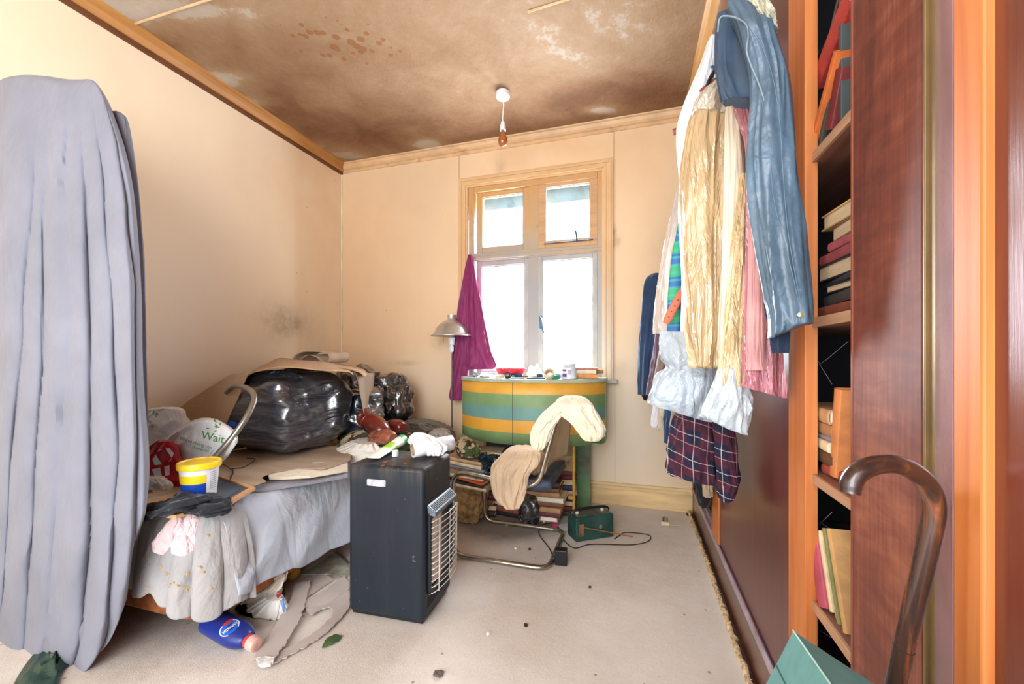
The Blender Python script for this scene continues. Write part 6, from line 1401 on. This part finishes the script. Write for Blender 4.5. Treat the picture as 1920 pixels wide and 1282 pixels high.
# ------------------------------------------------------------------ clothes hanging from the wardrobe
m_jk = M('blue_grey_leatherette', (78, 100, 118), .36, var=.16, scale=5, bump=.5, bs=9, dist=.03, dirt=(138, 146, 148), dirtamt=.33)
m_jk2 = M('slate_blue_lining', (46, 64, 84), .7, var=.2, scale=6, bump=.3, bs=10, dist=.02, dirt=(100, 110, 116), dirtamt=.3)
jk = thing('blue_jacket', 'dusty blue-grey leatherette jacket hung highest in front of the orange stile', 'jacket', tuple(at(1440, 300, Y=.95)))
Yj = .955
mb = body([(2, 1376, 1410, .03, .5), (18, 1366, 1434, .02), (50, 1385, 1448), (90, 1400, 1458), (135, 1412, 1470), (190, 1416, 1476), (250, 1412, 1479), (310, 1410, 1484), (370, 1413, 1492), (430, 1420, 1500), (490, 1430, 1506), (545, 1442, 1512), (585, 1450, 1516), (606, 1452, 1517), (628, 1452, 1514, 0, .9, -24), (634, 1452, 1512, 0, .7, -30)], Yj, .030, .010, 1.0, 1.6, 3, 130, 140, .30, .6, .8)
mb.build('jacket_body', m_jk, jk)
mb = body([(26, 1352, 1384, .03, .5), (36, 1347, 1404, .03), (60, 1344, 1408, .03), (100, 1343, 1408, .03), (135, 1345, 1412, .03), (160, 1350, 1420, .03), (182, 1356, 1428, .03), (192, 1360, 1428, .03)], Yj+.015, .018, .006, 1.7, .9, 5, 80, 60, .35, .6, .7)
mb.build('lining', m_jk2, jk)
mb = MB(); mb.tube(crv([at(x, y, Y=Yj-.035) for x, y in ((1346, 60), (1350, 34), (1366, 30), (1386, 36), (1400, 48), (1403, 70), (1400, 95), (1408, 122), (1420, 150), (1430, 178), (1438, 215), (1442, 260))], 6), .0017, 8); mb.build('collar_edge', M('pale_worn_edging', (118, 134, 144), .6, var=.2, scale=30), jk)
for pts in (((1405, 50), (1430, 90), (1450, 150), (1462, 230), (1468, 320), (1476, 420), (1490, 510), (1508, 600)), ((1425, 170), (1436, 230), (1444, 300), (1452, 380), (1475, 470), (1496, 560), (1500, 603)), ((1412, 290), (1432, 296), (1450, 292))):
    mb = MB(); b_ = [o for o in jk.children if o.name.startswith('jacket_body')][0]
    # stitched seams, laid a hair in front of the cloth
    src = MB(); src.v = [v.co+Vector(jk['_loc']) for v in b_.data.vertices]; src.f = [tuple(p.vertices) for p in b_.data.polygons]
    Q = [hit(p.x, p.y, [src], .001) for p in crv([Vector((x, y, 0)) for x, y in pts], 8)]; Q = [q for q in Q if q]
    if len(Q) > 2: mb.tube(Q, .0008, 5); mb.build('seam', M('dull_blue_seam', (92, 116, 136), .6), jk)
q = hit(1500, 590, [src], .001)
if q: mb = MB(); mb.lathe([(0, .004), (.005, .003), (.0058, 0), (0, -.001)], q, 16, Matrix.Rotation(pi/2, 3, 'X'), caps=False); mb.build('popper', M('brass_popper', (206, 190, 150), .3, .8), jk)
mb = body([(0, 1398, 1432, .0, .6), (16, 1410, 1440, .0), (36, 1426, 1450, .0), (58, 1440, 1453, .0, .6)], Yj-.012, .024, .004, 3, 2, 2, 60, 30, .8, 1); mb.build('dusty_shoulder', M('dust_and_fluff', (176, 172, 152), .95, var=.2, scale=60, bump=.6, bs=160), jk)
mb = body([(380, 1430, 1448), (450, 1430, 1460), (540, 1436, 1470), (600, 1446, 1474), (640, 1450, 1472), (662, 1456, 1470, 0, .5)], 1.0, .02, .008, 2, 1, 7, 60, 40); single('navy_garment', mb, cloth('dark_navy_wool', (34, 48, 72)), 'dark navy garment hanging behind the lower blue jacket', 'garment')

def film(name, c, alpha, st=(1.2, 1.2, .8), sc=8, rough=.16, amt=1.0): return plastic_sheet(name, c, rough, alpha, st, amt, sc, .06, .035, .9)
m_goldf = film('film_over_tan_coat', (196, 168, 128), 1.0, (1.5, 1.5, .45), 9, .22)
m_gold2 = film('film_over_gold_coat', (206, 180, 136), 1.0, (1.5, 1.5, .45), 13, .2)
m_creamf = film('film_over_cream_dress', (228, 216, 192), 1.0, (1, 1, .2), 6, .3, .5)
m_clearf = film('crinkled_clear_film', (196, 210, 222), .62, (1, 1, .8), 9, .15)
m_clear2 = film('milky_clear_film', (206, 220, 228), .72, (1, 1, .7), 9, .18)
def cover(label, loc, parts, name='garment', cat='garment'):
    t = thing(name, label, cat, tuple(loc))
    for nm, rows_, Y_, th_, mat, kw in parts: body(rows_, Y_, th_, **kw).build(nm, mat, t)
    return t
K = dict(amp=.012, k=1.3, kv=1.6, nu=130, nv=130, fine=.45, topamp=.5, sq=.95)
cover('tan coat in clear film, the broad golden-brown one in the middle of the hanging clothes', at(1320, 400, Y=1.34), [
    ('wrapped_coat', [(178, 1338, 1358, 0, .5), (190, 1322, 1363), (215, 1306, 1366), (250, 1294, 1364), (320, 1284, 1361), (400, 1284, 1360), (480, 1290, 1359), (560, 1296, 1357), (630, 1298, 1354), (670, 1302, 1350), (686, 1304, 1348), (690, 1306, 1346, 0, .8)], 1.34, .06, m_goldf, dict(K, seed=3, amp=.016)),
    ('film_shoulder', [(170, 1342, 1356, -.01, .4), (180, 1326, 1364, -.01), (200, 1310, 1368, -.01), (224, 1300, 1367, -.01, 1, 10)], 1.34, .064, film('beige_clear_film', (206, 194, 176), .8), dict(K, seed=8, nv=40))])
cover('slim gold and cream garment bag hanging between the tan coat and the pink bag', at(1380, 450, Y=1.20), [
    ('cream_dress', [(198, 1364, 1374, 0, .5), (215, 1361, 1384), (250, 1360, 1392), (330, 1360, 1396), (430, 1358, 1392), (540, 1354, 1388), (640, 1350, 1380), (700, 1350, 1372)], 1.235, .03, m_creamf, dict(K, seed=12, amp=.005)),
    ('gold_film', [(330, 1392, 1401, 0, .6), (380, 1386, 1403), (460, 1378, 1404), (540, 1370, 1404), (620, 1360, 1403), (680, 1352, 1402), (722, 1350, 1402)], 1.215, .034, m_gold2, dict(K, seed=13, amp=.010)),
    ('film_tail', [(690, 1350, 1402), (715, 1344, 1402), (740, 1336, 1402), (760, 1326, 1401, 0, .9, 18), (775, 1320, 1397, 0, .8, 34), (779, 1320, 1394, 0, .7, 36)], 1.21, .034, m_clear2, dict(K, seed=17, amp=.010))], 'garment_bag', 'garment bag')
m_pinkf = film('pink_film', (186, 118, 130), .9, (1.4, 1.4, .4), 9, .16)
cover('dusty pink plastic garment bag hanging next to the blue jacket', at(1425, 450, Y=1.10), [
    ('film', [(169, 1380, 1424, 0, .4), (178, 1376, 1425), (200, 1380, 1424), (235, 1392, 1424), (270, 1404, 1424), (340, 1406, 1430), (430, 1405, 1440), (520, 1403, 1448), (600, 1401, 1453), (650, 1400, 1455), (690, 1400, 1461), (708, 1400, 1466, 0, 1, 18), (722, 1400, 1468, 0, .9, 21), (724, 1400, 1469, 0, .8, 22)], 1.12, .028, m_pinkf, dict(K, seed=21, amp=.009)),
    ('pink_lining', [(330, 1408, 1420), (450, 1406, 1430), (560, 1404, 1436), (640, 1402, 1434), (694, 1402, 1434)], 1.09, .012, M('dull_salmon_pink_cloth', (206, 146, 144), .6), dict(K, seed=22, amp=.003))], 'garment_bag', 'garment bag')
m_wbag = film('white_polythene_bag', (226, 230, 234), .97, (1, 1, .5), 7, .25, .7)
t = cover('white plastic bag with blue print at the top left of the hanging clothes', at(1310, 200, Y=1.5), [
    ('bag', [(74, 1337, 1344, 0, .4), (90, 1328, 1345), (120, 1318, 1346), (155, 1304, 1344), (190, 1290, 1338), (225, 1278, 1330), (260, 1274, 1316), (300, 1275, 1302), (350, 1278, 1296), (420, 1278, 1294), (500, 1282, 1298), (570, 1284, 1300), (630, 1283, 1304), (645, 1288, 1300, 0, .5)], 1.50, .05, m_wbag, dict(K, seed=31, amp=.010))], 'plastic_bag', 'plastic bag')
b_ = t.children[0]; src = MB(); src.v = [v.co+Vector(t['_loc']) for v in b_.data.vertices]; src.f = [tuple(p.vertices) for p in b_.data.polygons]
poly_decal(src, t, [[(1331, 124), (1339, 122), (1340, 126), (1333, 128)], [(1337, 126), (1341, 126), (1339, 146), (1335, 146)], [(1327, 149), (1334, 150), (1333, 156), (1326, 154)], [(1341, 108), (1345, 110), (1345, 134), (1341, 124)], [(1334, 138), (1338, 140), (1335, 146)]], M('bag_blue_print', (30, 130, 200), .4), 'blue_print', .002, 2)
cover('pale grey-beige garment in film hanging behind the green and blue tie', at(1262, 480, Y=1.72), [
    ('garment', [(335, 1276, 1290, 0, .5), (370, 1268, 1290), (420, 1257, 1290), (480, 1244, 1290), (540, 1235, 1290), (590, 1230, 1290), (626, 1228, 1290)], 1.72, .045, film('film_over_beige_grey', (190, 176, 166), 1.0, (1, 1, .4), 6, .35, .4), dict(K, seed=41, amp=.008))])
n = NT('green_and_blue_checked_tie'); _s = n.sep(); a = n.stripe(_s[2], .085, .5); b = n.stripe(_s[2], .028, .3); c = n.mix(a, (24, 158, 112), (26, 96, 168)); c = n.mix(n.math('MULTIPLY', b, .5), c, (20, 190, 130)); n.col(c); n.b.inputs['Roughness'].default_value = .5; n.bump(n.noise(400, 2), .1, .001)
mb = MB(); P = crv([at(x, y, Y=1.62) for x, y in ((1281, 368), (1277, 420), (1271, 470), (1267, 520), (1264, 570), (1263, 626))], 8)
single('tie', flatbody(P, [.004, .010, .018, .021, .022, .022], .004, 2, 16, .001), n.m, 'green and blue checked tie hanging down over the beige garment', 'tie')
mb = MB(); P = crv([at(x, y, Y=1.55) for x, y in ((1283, 540), (1274, 556), (1262, 578), (1252, 598), (1248, 606))], 8)
bl = thing('belt', 'brown leather belt end with holes sticking out in front of the green tie', 'belt', tuple(P[0])); mq = flatbody(P, [.012, .014, .014, .013, .010], .0022, 1, 14, .0003); mq.build('strap', M('tan_brown_leather', (170, 84, 52), .5, var=.15, bump=.3, bs=80), bl)
mb = MB()
for x, y in ((1271, 562), (1265, 573), (1259, 584), (1254, 594)):
    q = at(x, y, Y=1.545); mb.lathe([(0, .0005), (.0022, 0)], q, 10, Matrix.Rotation(pi/2, 3, 'X'))
mb.build('holes', m_dark, bl)
cover('crinkled clear plastic bag hanging lowest in front of the beige garment', at(1280, 700, Y=1.45), [
    ('film', [(622, 1240, 1330, 0, .6), (645, 1238, 1334), (672, 1240, 1338), (688, 1252, 1336), (700, 1240, 1336), (718, 1232, 1334, 0, 1, 12), (738, 1224, 1332, 0, .9, 30), (752, 1222, 1331, 0, .8, 36), (755, 1223, 1330, 0, .7, 36)], 1.46, .05, m_clearf, dict(K, seed=51, amp=.013)),
    ('folded_contents', [(708, 1246, 1322, 0, .5), (728, 1238, 1322), (745, 1244, 1320), (760, 1272, 1318, 0, .5)], 1.47, .02, cloth('pale_blue_grey_cloth', (176, 192, 206)), dict(K, seed=52, amp=.008, nv=40))], 'plastic_bag', 'plastic bag')
# plaid shirt
n = NT('navy_maroon_plaid'); _s = n.sep()
xx = n.math('ADD', _s[0], n.math('MULTIPLY', n.math('SUBTRACT', n.noise(5, 2), .5), .03)); zz_ = n.math('ADD', _s[2], n.math('MULTIPLY', n.math('SUBTRACT', n.noise(4, 2), .5), .03)); zz_ = n.math('ADD', zz_, n.math('MULTIPLY', xx, .28))
P_ = .082; mr = n.math('MAXIMUM', n.math('MULTIPLY', n.stripe(xx, P_, .42), .62), n.math('MULTIPLY', n.stripe(zz_, P_, .42), .62))
c = n.mix(mr, (26, 27, 54), (88, 24, 42)); both = n.math('MULTIPLY', n.stripe(xx, P_, .42), n.stripe(zz_, P_, .42)); c = n.mix(n.math('MULTIPLY', both, .45), c, (30, 22, 36))
for co, of in ((xx, .27), (zz_, .27)): c = n.mix(n.math('MULTIPLY', n.stripe(co, P_, .03, of), .7), c, (206, 196, 196))
for co, of in ((xx, .70), (zz_, .66)): c = n.mix(n.math('MULTIPLY', n.stripe(co, P_, .03, of), .5), c, (200, 160, 160))
n.col(c); n.b.inputs['Roughness'].default_value = .9; n.bump(n.noise(6, 4), .3, .02); m_pl = n.m
cover('navy and maroon plaid shirt hanging below the plastic bags', at(1310, 850, Y=1.62), [
    ('shirt_body', [(745, 1290, 1340, 0, .6), (775, 1272, 1346), (800, 1266, 1350), (835, 1261, 1352), (862, 1258, 1352, 0, 1, 10), (880, 1259, 1350, 0, 1, 22), (884, 1259, 1349, 0, .8, 22)], 1.66, .06, m_pl, dict(K, seed=61, amp=.016)),
    ('sleeve', [(760, 1340, 1366, 0, .6), (800, 1340, 1373), (840, 1344, 1378), (880, 1348, 1383), (900, 1350, 1385), (915, 1348, 1380), (934, 1352, 1374, 0, .8)], 1.56, .035, m_pl, dict(K, seed=62, amp=.010)),
    ('cuff', [(905, 1349, 1380), (936, 1352, 1373)], 1.55, .033, m_pl, dict(K, seed=63, amp=.004, nv=20))], 'plaid_shirt', 'shirt')
m_nv = cloth('navy_blue_suit_cloth', (40, 62, 92), .12, crease=.2)
cover('navy blue suit jacket hanging furthest back near the window wall', at(1216, 640, Y=2.40), [
    ('sleeve', [(514, 1224, 1238, 0, .5), (524, 1212, 1240), (545, 1207, 1240), (600, 1204, 1238), (660, 1201, 1234), (715, 1199, 1230), (739, 1200, 1228, 0, .8)], 2.42, .07, m_nv, dict(K, seed=71, amp=.010)),
    ('cuff_lining', [(738, 1202, 1228), (750, 1208, 1226, 0, .6)], 2.42, .05, m_dark, dict(K, seed=72, amp=.003, nv=12))], 'suit_jacket', 'jacket')
def strip_(label, rows_, Y_, th_, mat, seed, name='garment', cat='garment', amp=.008): cover(label, at(rows_[0][1], rows_[0][0], Y=Y_), [('cloth', rows_, Y_, th_, mat, dict(K, seed=seed, amp=amp, nv=60, nu=70))], name, cat)
strip_('thin maroon and grey striped garment right of the navy suit jacket', [(622, 1230, 1248), (660, 1226, 1246), (700, 1220, 1242), (740, 1215, 1236)], 2.15, .05, cloth('maroon_grey_stripe', (96, 76, 92)), 81)
strip_('brown-grey garment hanging left above the clear plastic bag', [(640, 1240, 1256), (700, 1230, 1250), (735, 1226, 1244)], 2.0, .05, cloth('brown_grey_wool', (128, 112, 104)), 82)
strip_('white spotted scarf end hanging below the navy suit jacket', [(742, 1228, 1246), (770, 1226, 1243), (795, 1224, 1236), (800, 1226, 1232)], 2.0, .02, cloth('white_spotted', (196, 196, 204), dirt=(70, 80, 120), dirtamt=.3), 83, 'scarf', 'scarf')
strip_('beige garment strip left of the long dark blue one', [(745, 1238, 1256), (780, 1237, 1250), (806, 1237, 1248)], 1.95, .03, cloth('beige_wool', (176, 166, 148)), 84)
strip_('long dark blue garment strip hanging left of the plaid shirt', [(740, 1248, 1266), (790, 1247, 1264), (828, 1246, 1260)], 1.9, .04, m_nv, 85)
strip_('grey-beige jumper edge just left of the plaid shirt', [(750, 1262, 1284), (800, 1258, 1276), (826, 1258, 1268)], 1.85, .04, cloth('grey_beige_knit', (150, 140, 126)), 86)
strip_('narrow navy garment behind the left side of the plaid shirt', [(780, 1262, 1280), (840, 1260, 1272), (888, 1259, 1268)], 1.9, .04, cloth('navy_cotton', (40, 52, 96)), 87)
strip_('dark cloth hanging inside the wardrobe gap below the plaid shirt', [(860, 1306, 1336), (910, 1306, 1334), (945, 1312, 1330)], 2.25, .05, cloth('black_wool', (36, 34, 38)), 88)
strip_('pale cloth hanging inside the far end of the wardrobe gap', [(880, 1318, 1334), (930, 1322, 1333)], 2.15, .02, cloth('cream_wool', (190, 174, 150)), 89)
# hangers and hooks that carry the clothes
m_hang = wood('red_brown_hanger_wood', (124, 62, 40), (150, 84, 56), .4, axis=0)
def hanger(px, py, Y, label, w_=.17, drop=.05, rail=True):
    c = at(px, py, Y=Y); t = thing('coat_hanger', label, 'coat hanger', tuple(c)); mb = MB()
    mb.tube(crv([c+Vector((-w_, 0, -drop)), c+Vector((-w_*.5, 0, -.012)), c, c+Vector((w_*.35, 0, -.012)), (min(c.x+w_, XW-.03), Y, c.z-drop)], 6), .010, 10, flat=1.2); mb.build('hanger_bar', m_hang, t)
    mb = MB(); ztop = c.z+.06; mb.tube(crv([c, c+Vector((0, 0, .03)), c+Vector((.015, 0, .055)), c+Vector((.03, 0, .045))], 6), .0018, 6); mb.build('hook', m_wire, t)
    return c
hanger(1300, 232, 1.62, 'red-brown wooden coat hanger whose end sticks out left of the white bag', .07, .02)
hanger(1348, 150, 1.42, 'dark wire and wood hanger between the white bag and the tan coat', .05, .03)
mb = MB(); a, b = at(1343, 128, Y=1.40), at(1322, 190, Y=1.40); mb.tube(crv([a, a.lerp(b, .5)+Vector((-.006, 0, .01)), b], 6), .006, 8); single('hanger_arm', mb, M('dark_steel', (60, 60, 62), .35, .7), 'dark metal hanger arm showing beside the blue-printed white bag', 'coat hanger')
rb = MB(); rb.tube([(XW-.05, 1.02, 2.03), (XW-.05, YB-.05, 2.03)], .011, 12)
for y in (1.04, 2.0, 2.9): rb.tube([(XW-.05, y, 2.03), (XW+.0, y, 2.05)], .006, 8)
rb.build('clothes_rail', m_chr, ward)
rb = MB(); rb.tube([(.20, 1.78, 1.30), (.20, YB-.001, 1.30)], .009, 10); rb.tube([(.20, 1.80, 1.30), (XW+.01, 1.80, 1.30)], .009, 10); rb.tube([(.06, 2.44, 1.29), (.20, 2.44, 1.305)], .007, 8); rb.build('lower_rail', m_chr, ward)
